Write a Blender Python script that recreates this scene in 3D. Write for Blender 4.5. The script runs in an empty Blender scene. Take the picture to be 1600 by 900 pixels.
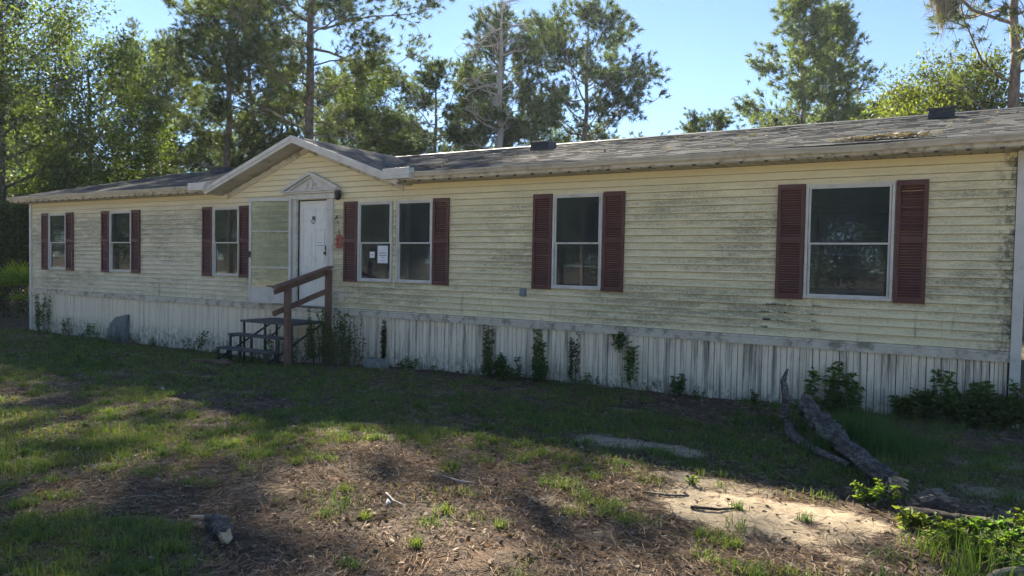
import bpy, bmesh, math, random
import numpy as np
from mathutils import Vector, Matrix
R = math.radians
S = bpy.context.scene
COL = S.collection
# ------------------------------------------------------------------ camera, world, sun, exposure
YAW, PIT, ROL = R(58.29), R(-1.92), R(1.05)
cd = bpy.data.cameras.new('camera'); cam = bpy.data.objects.new('camera', cd); COL.objects.link(cam)
cd.sensor_width = 36; cd.lens = 1150 / 1600 * 36; cd.clip_start = .05; cd.clip_end = 2000
fw = Vector((-math.cos(YAW) * math.cos(PIT), math.sin(YAW) * math.cos(PIT), math.sin(PIT)))
rt = Vector((math.sin(YAW), math.cos(YAW), 0)); up = rt.cross(fw)
r2 = rt * math.cos(ROL) + up * math.sin(ROL); u2 = -rt * math.sin(ROL) + up * math.cos(ROL)
m = Matrix((r2, u2, -fw)).transposed().to_4x4(); m.translation = (20.551, -9.655, 1.668)
cam.matrix_world = m; S.camera = cam

SUN = Vector((-1.11, 1.05, 1.0)).normalized()
SEL = math.asin(SUN.z); SAZ = math.atan2(SUN.x, SUN.y)
w = bpy.data.worlds.new('World'); S.world = w; w.use_nodes = True
nt = w.node_tree; bg = nt.nodes['Background']
sky = nt.nodes.new('ShaderNodeTexSky'); sky.sky_type = 'NISHITA'; sky.sun_disc = False
sky.sun_elevation = SEL; sky.sun_rotation = SAZ; sky.air_density = .62; sky.dust_density = .0; sky.ozone_density = 2.2
nt.links.new(sky.outputs[0], bg.inputs[0]); bg.inputs[1].default_value = .05
sl = bpy.data.lights.new('sun', 'SUN'); so = bpy.data.objects.new('sun', sl); COL.objects.link(so)
sl.energy = 5.0; sl.angle = R(.55); sl.color = (1, .88, .70)
so.rotation_euler = SUN.to_track_quat('Z', 'Y').to_euler(); so.location = (-20, 25, 30)
S.view_settings.view_transform = 'Standard'; S.view_settings.look = 'None'
S.view_settings.exposure = 2.3; S.view_settings.gamma = 1
S.render.engine = 'CYCLES'
try:
    S.cycles.max_bounces = 8; S.cycles.transparent_max_bounces = 16; S.cycles.use_denoising = True
except Exception: pass

# ------------------------------------------------------------------ helpers
rng = random.Random(7); NR = np.random.RandomState(11)

def tag(o, label=None, cat=None, group=None, kind=None):
    if label: o['label'] = label
    if cat: o['category'] = cat
    if group: o['group'] = group
    if kind: o['kind'] = kind
    return o

def empty(name, loc=(0, 0, 0), rz=0, parent=None):
    o = bpy.data.objects.new(name, None); COL.objects.link(o); o.location = loc; o.rotation_euler = (0, 0, rz)
    o.empty_display_size = .2
    if parent: o.parent = parent
    return o

class MB:
    def __init__(s): s.v = []; s.f = []
    def quadbox(s, c):           # 8 corners: bottom 4 ccw, top 4 ccw
        n = len(s.v); s.v += [tuple(p) for p in c]
        s.f += [(n+3, n+2, n+1, n), (n+4, n+5, n+6, n+7), (n, n+1, n+5, n+4), (n+1, n+2, n+6, n+5), (n+2, n+3, n+7, n+6), (n+3, n, n+4, n+7)]
        return s
    def box(s, x0, x1, y0, y1, z0, z1):
        return s.quadbox([(x0, y0, z0), (x1, y0, z0), (x1, y1, z0), (x0, y1, z0), (x0, y0, z1), (x1, y0, z1), (x1, y1, z1), (x0, y1, z1)])
    def prism_y(s, poly, y0, y1):  # polygon (x,z) extruded along y
        n = len(s.v); k = len(poly)
        s.v += [(x, y0, z) for x, z in poly] + [(x, y1, z) for x, z in poly]
        s.f.append(tuple(range(n, n+k))); s.f.append(tuple(range(n+2*k-1, n+k-1, -1)))
        for i in range(k):
            j = (i+1) % k; s.f.append((n+j, n+i, n+k+i, n+k+j))
        return s
    def prism_x(s, poly, x0, x1):  # polygon (y,z) extruded along x
        n = len(s.v); k = len(poly)
        s.v += [(x0, y, z) for y, z in poly] + [(x1, y, z) for y, z in poly]
        s.f.append(tuple(range(n, n+k))); s.f.append(tuple(range(n+2*k-1, n+k-1, -1)))
        for i in range(k):
            j = (i+1) % k; s.f.append((n+j, n+i, n+k+i, n+k+j))
        return s
    def bar(s, a, b, w, h, upv=(0, 0, 1)):
        a = Vector(a); b = Vector(b); d = (b-a).normalized(); U = Vector(upv)
        sd = d.cross(U).normalized(); U = sd.cross(d).normalized()
        c = []
        for p in (a, b):
            c += [p - sd*w/2 - U*h/2, p + sd*w/2 - U*h/2, p + sd*w/2 + U*h/2, p - sd*w/2 + U*h/2]
        return s.quadbox(c)
    def tube(s, pts, rad, k=6, cap=True):
        pts = [Vector(p) for p in pts]; n0 = len(s.v); m_ = len(pts)
        ref = Vector((.3, .2, .93))
        for i, p in enumerate(pts):
            d = (pts[min(i+1, m_-1)] - pts[max(i-1, 0)])
            if d.length < 1e-6: d = Vector((0, 0, 1))
            d.normalize(); a = d.cross(ref)
            if a.length < .1: a = d.cross(Vector((1, 0, 0)))
            a.normalize(); b = d.cross(a); r = rad[i] if not isinstance(rad, (int, float)) else rad
            for q in range(k):
                t = 2*math.pi*q/k; s.v.append(tuple(p + (a*math.cos(t) + b*math.sin(t))*r))
        for i in range(m_-1):
            for q in range(k):
                r_ = (q+1) % k
                s.f.append((n0+i*k+q, n0+i*k+r_, n0+(i+1)*k+r_, n0+(i+1)*k+q))
        if cap:
            s.f.append(tuple(n0+q for q in range(k-1, -1, -1))); s.f.append(tuple(n0+(m_-1)*k+q for q in range(k)))
        return s
    def mesh(s, name, mat, smooth=False):
        me = bpy.data.meshes.new(name); me.from_pydata(s.v, [], s.f); me.update()
        if mat: me.materials.append(mat)
        if smooth: me.shade_smooth() if hasattr(me, 'shade_smooth') else [setattr(p, 'use_smooth', True) for p in me.polygons]
        return me
    def build(s, name, mat, parent=None, smooth=False, bevel=0):
        return link(name, s.mesh(name, mat, smooth), parent, bevel)

def link(name, me, parent=None, bevel=0):
    o = bpy.data.objects.new(name, me); COL.objects.link(o)
    if parent: o.parent = parent
    if bevel:
        b = o.modifiers.new('bevel', 'BEVEL'); b.width = bevel; b.segments = 2; b.limit_method = 'ANGLE'
    return o

def fast_mesh(name, V, F, mat, tint=None, smooth=False):
    me = bpy.data.meshes.new(name); V = np.asarray(V, np.float32); F = np.asarray(F, np.int32); k = F.shape[1]
    me.vertices.add(len(V)); me.vertices.foreach_set('co', V.ravel())
    me.loops.add(F.size); me.loops.foreach_set('vertex_index', F.ravel())
    me.polygons.add(len(F)); me.polygons.foreach_set('loop_start', np.arange(0, F.size, k, dtype=np.int32))
    try: me.polygons.foreach_set('loop_total', np.full(len(F), k, np.int32))
    except Exception: pass
    if tint is not None:
        at = me.color_attributes.new('tint', 'FLOAT_COLOR', 'POINT')
        c = np.ones((len(V), 4), np.float32); c[:, :3] = tint; at.data.foreach_set('color', c.ravel())
    me.update(calc_edges=True); me.validate()
    if smooth: me.polygons.foreach_set('use_smooth', np.ones(len(F), bool))
    me.materials.append(mat); return me

def vnoise(x, y, seed=0):
    x = np.asarray(x, float); y = np.asarray(y, float)
    xi = np.floor(x).astype(int); yi = np.floor(y).astype(int); xf = x-xi; yf = y-yi
    def h(a, b):
        n = (a*374761393 + b*668265263 + seed*974634777) & 0xffffffff
        n = ((n ^ (n >> 13)) * 1274126177) & 0xffffffff
        return ((n ^ (n >> 16)) & 0xffff) / 65535.
    u = xf*xf*(3-2*xf); v = yf*yf*(3-2*yf)
    return (h(xi, yi)*(1-u) + h(xi+1, yi)*u)*(1-v) + (h(xi, yi+1)*(1-u) + h(xi+1, yi+1)*u)*v
def fbm(x, y, sc=1., o=4, seed=0):
    r = 0; a = .5; t = 0
    for i in range(o):
        r = r + a*vnoise(np.asarray(x)*sc, np.asarray(y)*sc, seed+i*7); t += a; a *= .5; sc *= 2.03
    return r/t
def sstep(a, b, x):
    t = np.clip((np.asarray(x)-a)/(b-a), 0, 1); return t*t*(3-2*t)

# ------------------------------------------------------------------ materials
class NM:
    def __init__(s, name):
        s.m = bpy.data.materials.new(name); s.m.use_nodes = True; s.t = s.m.node_tree; s.b = s.t.nodes['Principled BSDF']
        s.out = s.t.nodes['Material Output']
    def n(s, ty, **kw):
        x = s.t.nodes.new(ty)
        for k, v in kw.items():
            if k.startswith('i_'):
                key = k[2:]; key = int(key) if key.isdigit() else key.replace('_', ' ')
                x.inputs[key].default_value = v
            else: setattr(x, k, v)
        return x
    def l(s, a, b): s.t.links.new(a, b)
    def pos(s, scale=(1, 1, 1), obj=False):
        g = s.n('ShaderNodeTexCoord').outputs['Object'] if obj else s.n('ShaderNodeNewGeometry').outputs['Position']
        mp = s.n('ShaderNodeMapping'); mp.inputs['Scale'].default_value = scale; s.l(g, mp.inputs[0]); return mp.outputs[0]
    def noise(s, vec, scale, detail=4, rough=.6, lo=None, hi=None):
        x = s.n('ShaderNodeTexNoise'); x.inputs['Scale'].default_value = scale; x.inputs['Detail'].default_value = detail
        x.inputs['Roughness'].default_value = rough; s.l(vec, x.inputs['Vector']); o = x.outputs['Fac']
        if lo is not None: o = s.ramp(o, lo, hi)
        return o
    def ramp(s, o, lo, hi, a=0., b=1.):
        r = s.n('ShaderNodeMapRange'); r.interpolation_type = 'SMOOTHSTEP'; s.l(o, r.inputs[0])
        for i, v in enumerate((lo, hi, a, b)): r.inputs[i+1].default_value = v
        return r.outputs[0]
    def math(s, op, a, b=None):
        x = s.n('ShaderNodeMath', operation=op)
        for i, v in enumerate((a, b)):
            if v is None: continue
            if isinstance(v, (int, float)): x.inputs[i].default_value = v
            else: s.l(v, x.inputs[i])
        return x.outputs[0]
    def mix(s, f, a, b, mode='MIX'):
        x = s.n('ShaderNodeMix', data_type='RGBA', blend_type=mode)
        for i, v in ((0, f), (6, a), (7, b)):
            if isinstance(v, (int, float)): x.inputs[i].default_value = v
            elif isinstance(v, tuple): x.inputs[i].default_value = (*v, 1)
            else: s.l(v, x.inputs[i])
        return x.outputs[2]
    def col(s, v):
        if isinstance(v, tuple): s.b.inputs['Base Color'].default_value = (*v, 1)
        else: s.l(v, s.b.inputs['Base Color'])
        return s
    def rough(s, v):
        if isinstance(v, (int, float)): s.b.inputs['Roughness'].default_value = v
        else: s.l(v, s.b.inputs['Roughness'])
        return s
    def bump(s, h, dist=.01, st=.6):
        b = s.n('ShaderNodeBump'); b.inputs['Distance'].default_value = dist; b.inputs['Strength'].default_value = st
        s.l(h, b.inputs['Height']); s.l(b.outputs[0], s.b.inputs['Normal']); return s

def simple(name, c1, c2, scale=8, rough=.7, bump=0, stretch=(1, 1, 1), obj=False, lo=.35, hi=.65, metal=0, dirt=None):
    M = NM(name); p = M.pos(stretch, obj); n = M.noise(p, scale, 6, .65)
    c = M.mix(M.ramp(n, lo, hi), c1, c2)
    if dirt:
        d = M.noise(M.pos((1, 1, 1)), dirt[1], 8, .72); c = M.mix(M.ramp(d, dirt[2], dirt[3]), c, dirt[0])
    M.col(c).rough(rough); M.b.inputs['Metallic'].default_value = metal
    if bump: M.bump(n, bump)
    return M.m

def siding_mat():
    M = NM('pale_yellow_siding'); geo = M.n('ShaderNodeNewGeometry').outputs['Position']
    sx = M.n('ShaderNodeSeparateXYZ'); M.l(geo, sx.inputs[0]); X, Z = sx.outputs[0], sx.outputs[2]
    # panel to panel shade
    base = M.mix(M.noise(M.pos((.25, 1, 10.2)), 1., 2, .5), (.80, .725, .45), (.70, .64, .42))
    base = M.mix(M.ramp(X, 6, 13, .55, 0), base, (.70, .66, .54))  # left end greyed in the colour, standing in for glare and shade
    # mildew: blotches stretched along the laps, cleaner on each lower lip
    v = M.math('FRACT', M.math('DIVIDE', M.math('SUBTRACT', Z, .81), .0982))
    lap = M.ramp(v, .0, .4, .35, 1.); lap2 = M.ramp(v, .8, 1.0, 1., .55); lap = M.math('MULTIPLY', lap, lap2)
    big = M.noise(M.pos((.35, 1, 1.0)), 1.1, 5, .62, .40, .62)
    rows = M.noise(M.pos((1.6, 1, 9.0)), 1.3, 7, .75, .30, .60)
    fine = M.noise(M.pos((1.2, 1, 2.2)), 26, 6, .75, .40, .62)
    zone = M.math('MULTIPLY', M.ramp(Z, 2.95, 2.35, .12, 1.), M.ramp(Z, .8, 1.1, .75, 1.))
    mld = M.math('MULTIPLY', M.math('MULTIPLY', lap, rows), zone)
    mld = M.math('MULTIPLY', mld, M.math('ADD', M.math('MULTIPLY', big, .9), .5))
    mld = M.math('MULTIPLY', mld, M.math('ADD', M.math('MULTIPLY', fine, .75), .5))
    c = M.mix(M.math('MINIMUM', M.math('MULTIPLY', mld, .92), .85), base, (.24, .225, .14))
    # vertical drips below sills and small black mould spots
    drip = M.noise(M.pos((5.5, 1, .55)), 1.5, 5, .7, .56, .72)
    drip = M.math('MULTIPLY', drip, M.ramp(Z, 1.45, 1.2)); c = M.mix(M.math('MULTIPLY', drip, .7), c, (.13, .13, .09))
    spot = M.noise(M.pos((1, 1, 1)), 34, 5, .7, .66, .74)
    spot = M.math('MULTIPLY', spot, M.ramp(M.noise(M.pos((1, 1, 1)), 1.1, 3, .5), .5, .7)); c = M.mix(M.math('MULTIPLY', spot, .7), c, (.05, .05, .04))
    seam = M.math('MULTIPLY', M.ramp(v, .10, .0), M.noise(M.pos((1.5, 1, 3)), 3, 5, .7, .25, .6)); c = M.mix(M.math('MULTIPLY', seam, .7), c, (.09, .085, .055))  # lap shadow line darkened into the colour along each lower edge
    edge = M.math('MULTIPLY', M.ramp(X, 20.70, 20.98), M.noise(M.pos((1, 1, .8)), 13, 6, .75, .46, .6))
    c = M.mix(M.math('MULTIPLY', edge, .85), c, (.05, .052, .035))
    zone = M.math('MULTIPLY', M.math('MULTIPLY', M.ramp(X, 18.0, 18.4), M.ramp(X, 19.2, 18.9)), M.math('MULTIPLY', M.ramp(Z, .88, .93), M.ramp(Z, 1.27, 1.2)))
    hole = M.math('MULTIPLY', zone, M.math('MULTIPLY', M.ramp(v, .40, .15), M.noise(M.pos((1, 1, 1.5)), 4.5, 6, .7, .50, .56))); c = M.mix(hole, c, (.012, .012, .012))
    M.col(c).rough(.55); M.bump(M.noise(M.pos((3, 1, 30)), 6, 4), .0015); return M.m

def skirt_mat():
    M = NM('weathered_white_skirting'); geo = M.n('ShaderNodeNewGeometry').outputs['Position']
    sx = M.n('ShaderNodeSeparateXYZ'); M.l(geo, sx.inputs[0]); X, Z = sx.outputs[0], sx.outputs[2]
    base = M.mix(M.noise(M.pos((1, 1, .1)), 3, 3), (.70, .625, .48), (.80, .72, .57))
    st = M.noise(M.pos((7, 1, .35)), 1.6, 7, .7, .46, .66)
    st = M.math('MULTIPLY', st, M.ramp(X, 9, 13, .35, 1.))
    c = M.mix(M.math('MULTIPLY', st, .9), base, (.14, .135, .10))
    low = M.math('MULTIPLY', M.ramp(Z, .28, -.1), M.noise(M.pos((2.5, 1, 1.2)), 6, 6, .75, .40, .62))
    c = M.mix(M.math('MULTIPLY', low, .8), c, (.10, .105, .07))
    sp = M.noise(M.pos((1, 1, .6)), 30, 6, .75, .55, .7); c = M.mix(M.math('MULTIPLY', sp, .45), c, (.17, .17, .12))
    M.col(c).rough(.6); return M.m

def attr_mat(name, rough=.8, transl=0., spec=.3, mult=(1, 1, 1), var=.25, nscale=3.):
    M = NM(name); a = M.n('ShaderNodeAttribute', attribute_name='tint').outputs['Color']
    n = M.noise(M.pos(), nscale, 3); c = M.mix(M.ramp(n, .3, .7, 0, var), a, (.02, .02, .015)); c = M.mix(1., c, mult, 'MULTIPLY')
    M.col(c).rough(rough); M.b.inputs['Specular IOR Level'].default_value = spec
    if transl:
        t = M.n('ShaderNodeBsdfTranslucent'); ct = M.mix(1., c, (1.5, 1.6, .55), 'MULTIPLY'); M.l(ct, t.inputs[0])
        mx = M.n('ShaderNodeMixShader'); mx.inputs[0].default_value = transl
        M.l(M.b.outputs[0], mx.inputs[1]); M.l(t.outputs[0], mx.inputs[2]); M.l(mx.outputs[0], M.out.inputs[0])
    return M.m

def glass_mat():
    M = NM('window_glass'); g = M.n('ShaderNodeBsdfGlossy'); g.inputs['Roughness'].default_value = .02; g.inputs[0].default_value = (.85, .93, 1, 1)
    t = M.n('ShaderNodeBsdfTransparent'); t.inputs[0].default_value = (.34, .44, .52, 1)
    d = M.n('ShaderNodeBsdfDiffuse'); d.inputs[0].default_value = (.15, .20, .28, 1)
    f = M.n('ShaderNodeFresnel'); f.inputs[0].default_value = 1.5
    sm = M.noise(M.pos((1, 1, 1)), 5, 7, .75, .5, .8)
    m0 = M.n('ShaderNodeMixShader'); M.l(M.math('ADD', M.math('MULTIPLY', sm, .16), .09), m0.inputs[0]); M.l(t.outputs[0], m0.inputs[1]); M.l(d.outputs[0], m0.inputs[2])
    mx = M.n('ShaderNodeMixShader'); M.l(M.math('MINIMUM', M.math('ADD', M.math('MULTIPLY', f.outputs[0], 1.0), .03), 1.), mx.inputs[0]); M.l(m0.outputs[0], mx.inputs[1]); M.l(g.outputs[0], mx.inputs[2]); M.l(mx.outputs[0], M.out.inputs[0])
    return M.m

def storm_glass_mat():
    M = NM('algae_stained_storm_glass'); t = M.n('ShaderNodeBsdfTransparent'); t.inputs[0].default_value = (.92, .96, .90, 1)
    d = M.n('ShaderNodeBsdfDiffuse'); n = M.noise(M.pos(), 9, 7, .75, .35, .7)
    M.l(M.mix(n, (.46, .46, .35), (.60, .59, .47)), d.inputs[0])
    mx = M.n('ShaderNodeMixShader'); M.l(M.ramp(M.noise(M.pos(), 3, 6, .7), .3, .7, .06, .24), mx.inputs[0]); M.l(t.outputs[0], mx.inputs[1]); M.l(d.outputs[0], mx.inputs[2])
    g = M.n('ShaderNodeBsdfGlossy'); g.inputs['Roughness'].default_value = .08
    m2 = M.n('ShaderNodeMixShader'); m2.inputs[0].default_value = .05; M.l(mx.outputs[0], m2.inputs[1]); M.l(g.outputs[0], m2.inputs[2]); M.l(m2.outputs[0], M.out.inputs[0])
    return M.m

MS = siding_mat(); MK = skirt_mat(); MG = glass_mat(); MSG = storm_glass_mat()
DIRT = ((.16, .16, .12), 3.2, .50, .68)
MT = simple('dirty_white_trim', (.56, .53, .45), (.47, .445, .37), 5, .5, .001, dirt=((.20, .20, .15), 4.5, .46, .64))
MTC = simple('white_frame_paint', (.56, .56, .53), (.48, .48, .45), 5, .5, dirt=((.30, .30, .26), 5, .56, .75))
MDOOR = simple('white_door_paint', (.70, .72, .70), (.64, .67, .65), 4, .45, dirt=((.40, .41, .36), 5, .55, .8))
MGUT = simple('stained_gutter_metal', (.50, .48, .41), (.42, .40, .34), 9, .5, .0, stretch=(.3, 1, 1), dirt=((.20, .185, .14), 5, .50, .75))
MSOF = simple('dusty_soffit', (.46, .44, .36), (.38, .36, .29), 3, .6, dirt=((.15, .14, .11), 4, .5, .7))
MSHUT = simple('burgundy_shutter_vinyl', (.066, .020, .019), (.088, .029, .027), 6, .55, .0005, dirt=((.12, .06, .055), 4, .58, .85))
MDARK = simple('black_plastic', (.012, .012, .014), (.03, .03, .032), 9, .5)
MMETAL = simple('dark_steel', (.03, .033, .04), (.07, .065, .06), 12, .55, metal=.3)
MWOODR = simple('reddish_treated_timber', (.115, .062, .045), (.19, .115, .085), 4, .8, .002, stretch=(6, 6, 1.2), lo=.3, hi=.7)
MWOODD = simple('dark_rotting_planks', (.045, .042, .042), (.12, .115, .11), 5, .85, .003, stretch=(1.2, 9, 9), lo=.3, hi=.7)
MINT = simple('interior_paint', (.30, .30, .28), (.26, .26, .24), 2, .8)
MBLOCK = simple('grey_concrete', (.16, .17, .16), (.28, .28, .26), 14, .9, .004)
MHOOD = simple('dull_grey_vinyl', (.12, .135, .14), (.16, .175, .18), 4, .6, dirt=((.07, .08, .075), 5, .5, .7))
MTERRA = simple('terracotta', (.24, .065, .045), (.34, .11, .08), 20, .7, .003)
MPAPER = simple('paper', (.74, .76, .80), (.68, .70, .74), 4, .7)
MINK = simple('grey_print', (.10, .10, .12), (.18, .18, .2), 5, .8)
MBARK = simple('pine_bark', (.11, .085, .07), (.24, .19, .16), 9, .95, .02, stretch=(1, 1, .35))
MBARK2 = simple('dark_hardwood_bark', (.06, .05, .04), (.15, .13, .11), 8, .95, .015, stretch=(1, 1, .3))
MSNAG = simple('bleached_dead_wood', (.26, .24, .22), (.42, .39, .36), 7, .9, .01, stretch=(1, 1, .3))
MLOG = simple('lichened_log_bark', (.07, .062, .055), (.23, .215, .19), 11, .95, .05, stretch=(1, .6, 1.4), lo=.40, hi=.66, dirt=((.035, .032, .028), 38, .46, .62))
MSPLIT = simple('split_orange_wood', (.42, .26, .13), (.58, .46, .32), 14, .85, .006, stretch=(1, 1, 4), dirt=((.14, .09, .05), 12, .52, .68))
MROT = simple('charred_rotten_wood', (.02, .018, .016), (.09, .075, .06), 14, .95, .02)
MRUB = simple('crumbled_pale_wood', (.13, .11, .09), (.27, .235, .19), 18, .95, .02)
MSTEM = simple('weed_stem', (.10, .09, .04), (.07, .10, .03), 9, .8)
MFOL = attr_mat('leaf_green', .6, .52, .35)
MNEED = attr_mat('pine_needles', .6, .42, .3)
MGRASS = attr_mat('grass_blades', .6, .30, .3, var=.1)
MLIT = attr_mat('dead_litter', .85, .08, .15, var=.1)
MSHIN = attr_mat('asphalt_shingle', 1., 0, .03, var=.22, nscale=40)

# ------------------------------------------------------------------ terrain
def wallz(x): return np.interp(x, [-5, 9.6, 12, 15, 21, 26], [-.29, -.29, -.155, -.085, -.02, 0])
def basez(x): return np.interp(x, [-60, 0, 10, 15, 20, 40], [-.25, -.2, -.13, -.06, -.02, .05])
def terrain(x, y):
    x = np.asarray(x, float); y = np.asarray(y, float)
    t = sstep(0, 1, -y/1.7); z = wallz(x)*(1-t) + basez(x)*t
    far = sstep(14, 60, np.hypot(x-12, y+2))
    return z + (fbm(x, y, .45, 3, 5)-.5)*.10*sstep(.2, 2.5, -y) + far*(fbm(x, y, .03, 3, 9)-.5)*1.2
def tz(x, y): return float(terrain(x, y)) + float((fbm(x, y, 3.1, 4, 3)-.5)*.035)
def blob(x, y, cx, cy, rx, ry=None, rot=0.):
    ry = ry or rx; c, s = math.cos(rot), math.sin(rot); dx, dy = x-cx, y-cy
    d = np.sqrt(((dx*c+dy*s)/rx)**2 + ((-dx*s+dy*c)/ry)**2)
    return 1-sstep(.25, 1.3, d + (fbm(x, y, 4., 4, 77)-.5)*1.5)
SANDP = [(15.15, -4.4, .55, .16, .2), (15.9, -4.3, .4, .14, 0), (10.9, -2.6, .5, .16, 0), (9.9, -2.0, .5, .15, 0), (12.3, -3.3, .45, .18, .3), (13.0, -5.0, .3, .2, 0),
         (17.1, -1.5, .42, .2, 0), (17.6, -3.1, .75, .33, .1), (18.3, -3.2, .55, .25, 0), (14.0, -4.9, .35, .2, 0), (16.15, -6.0, .35, .3, 0), (19.4, -4.4, .75, .5, -.2),
         (19.0, -4.0, .6, .3, 0), (19.6, -4.5, .4, .3, 0), (18.1, -5.1, .3, .14, 0), (20.9, -1.9, .8, .3, 0), (21.1, -2.9, .9, .35, 0), (12.2, -1.3, .5, .12, 0),
         (17.0, -4.9, .35, .22, .5), (18.9, -1.9, .35, .12, 0), (7.5, -1.8, .5, .12, 0)]
def sand_mask(x, y):
    s = 0*x
    for a in SANDP: s = np.maximum(s, .68*blob(x, y, *a))
    for a in [(19.35, -4.55, .95, .45, -.25), (19.75, -4.2, .5, .25, -.2), (18.75, -3.95, .4, .2, 0), (17.75, -3.15, .7, .25, .1), (18.4, -3.2, .4, .2, 0)]: s = np.maximum(s, 1.35*blob(x, y, *a))
    s = np.maximum(s, sstep(-9.2, -11.5, y)*sstep(-60, -40, y)*(.6+.4*fbm(x, y, .3, 3, 42)))  # pale sand added out of view to bounce light onto the facade
    return np.maximum(s, .55*sstep(.66, .78, fbm(x, y, .9, 4, 41)))
def grass_mask(x, y):
    g = sstep(.40, .60, fbm(x, y, .8, 4, 21)) * .75
    band = blob(x, y, 15.5, -2.2, 4.6, 1.55, -.05); g = np.maximum(g, band*sstep(.28, .5, fbm(x, y, 1.3, 3, 22)))
    g = np.maximum(g, blob(x, y, 13.6, -6.6, 3.1, 1.9, .1)*.8*sstep(.42, .62, fbm(x, y, 1.5, 3, 23)))
    g = np.maximum(g, blob(x, y, 7, -2.5, 7, 2.2)*sstep(.32, .55, fbm(x, y, 1.1, 3, 24))*.8)
    g = np.maximum(g, blob(x, y, 20.3, -1.9, .9, .8)*.9)
    dry = np.maximum(blob(x, y, 17.6, -4.9, 2.3, 1.3, .15), blob(x, y, 19.2, -4.6, 1.5, 1.2))
    g = g*(1-.86*dry)
    g = np.maximum(g, blob(x, y, 21.1, -4.7, .75, .75)*.9)
    for a in [(18.4, -4.9, .22, .12), (18.75, -5.05, .2, .12), (17.85, -5.7, .12, .1), (18.6, -2.7, .35, .25), (19.3, -5.1, .2, .15), (19.65, -4.2, .15, .1), (17.5, -5.3, .15, .1)]: g = np.maximum(g, .9*blob(x, y, *a))
    return np.clip(g*(1-.92*sand_mask(x, y)), 0, 1)
def axis(a, b, st, lo, hi):
    c = list(np.arange(a, b+1e-6, st)); l = [c[0]]; s = st
    while l[-1] > lo: s *= 1.25; l.append(l[-1]-s)
    h = [c[-1]]; s = st
    while h[-1] < hi: s *= 1.25; h.append(h[-1]+s)
    return np.array(l[:0:-1] + c + h[1:])
gx = axis(4, 23.5, .055, -700, 700); gy = axis(-9.0, .3, .055, -500, 900)
GX, GY = np.meshgrid(gx, gy); nx_, ny_ = len(gx), len(gy)
near = sstep(40, 20, np.hypot(GX-14, GY+4))
GZ = terrain(GX, GY) + (fbm(GX, GY, 3.1, 4, 3)-.5)*.035*near + (fbm(GX, GY, 9., 2, 4)-.5)*.022*near
V = np.stack([GX.ravel(), GY.ravel(), GZ.ravel()], 1)
idx = np.arange(nx_*ny_).reshape(ny_, nx_)
F = np.stack([idx[:-1, :-1].ravel(), idx[:-1, 1:].ravel(), idx[1:, 1:].ravel(), idx[1:, :-1].ravel()], 1)
gt = np.zeros((len(V), 3)); gt[:, 0] = sand_mask(V[:, 0], V[:, 1]); gt[:, 1] = grass_mask(V[:, 0], V[:, 1]); gt[:, 2] = sstep(-9.2, -11.5, V[:, 1])*sstep(-60, -40, V[:, 1])
M = NM('sandy_yard_soil'); at = M.n('ShaderNodeAttribute', attribute_name='tint').outputs['Color']
sp = M.n('ShaderNodeSeparateColor'); M.l(at, sp.inputs[0])
soil = M.mix(M.noise(M.pos(), 3.5, 7, .7, .35, .65), (.105, .08, .062), (.19, .15, .115))
soil = M.mix(M.noise(M.pos(), 55, 5, .75, .42, .62), soil, (.085, .068, .055))
soil = M.mix(M.noise(M.pos((1, 1, 1)), 1.3, 5, .65, .5, .72), soil, (.20, .12, .075))
sand = M.mix(M.noise(M.pos(), 14, 6, .7, .35, .65), (.40, .33, .23), (.54, .455, .33))
sand = M.mix(M.noise(M.pos(), 80, 4, .75, .58, .68), sand, (.12, .09, .06))
sm = M.math('ADD', sp.outputs[0], M.math('MULTIPLY', M.math('SUBTRACT', M.noise(M.pos(), 16, 8, .8), .5), 2.2))
c = M.mix(M.ramp(sm, .25, .95), soil, sand)
gr = M.mix(M.noise(M.pos(), 9, 5, .7), (.06, .08, .035), (.10, .12, .05))
c = M.mix(M.math('MULTIPLY', sp.outputs[1], .6), c, gr); c = M.mix(M.math('MULTIPLY', sp.outputs[2], .8), c, (.60, .52, .38))  # sand behind the camera whitened further as an added reflector
M.col(c).rough(.95); M.b.inputs['Specular IOR Level'].default_value = .15; M.bump(M.noise(M.pos(), 18, 10, .8), .06, .9)
tag(link('ground', fast_mesh('ground', V, F, M.m, gt, True)), kind='structure')

# ------------------------------------------------------------------ the mobile home
HX = 21.05; Z0, ZT, CH = .81, 2.97, 2.16/22
house = empty('mobile_home', (10.5, 4, 0)); tag(house, 'long pale yellow mobile home with mildewed siding, burgundy shutters, grey shingle roof and white skirting', 'mobile home')
class HP:                                             # parts are laid out in world coordinates, the home's origin taken off
    pass
def hpart(name, mb, mat, parent=None, smooth=False, bevel=0):
    o = mb.build(name, mat, parent or house, smooth, bevel)
    if (parent or house) is house: o.location = -house.location
    return o
WIN = [(.92, 1.71, 1), (3.64, 4.48, 1), (7.39, 8.19, 1), (11.41, 12.17, 1), (12.29, 13.04, 1), (15.31, 16.09, 1), (18.85, 19.80, 1)]
WZ0, WZ1 = 1.31, 2.69
DX0, DX1, DZ0, DZ1 = 9.84, 10.63, .80, 2.77
OPEN = sorted([(a, b, WZ0, WZ1) for a, b, _ in WIN] + [(DX0, DX1, DZ0, DZ1)])
GC, GH, GS, GZ_ = 10.12, 2.42, .345, 3.90            # gable centre, half width, slope, ridge height
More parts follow.
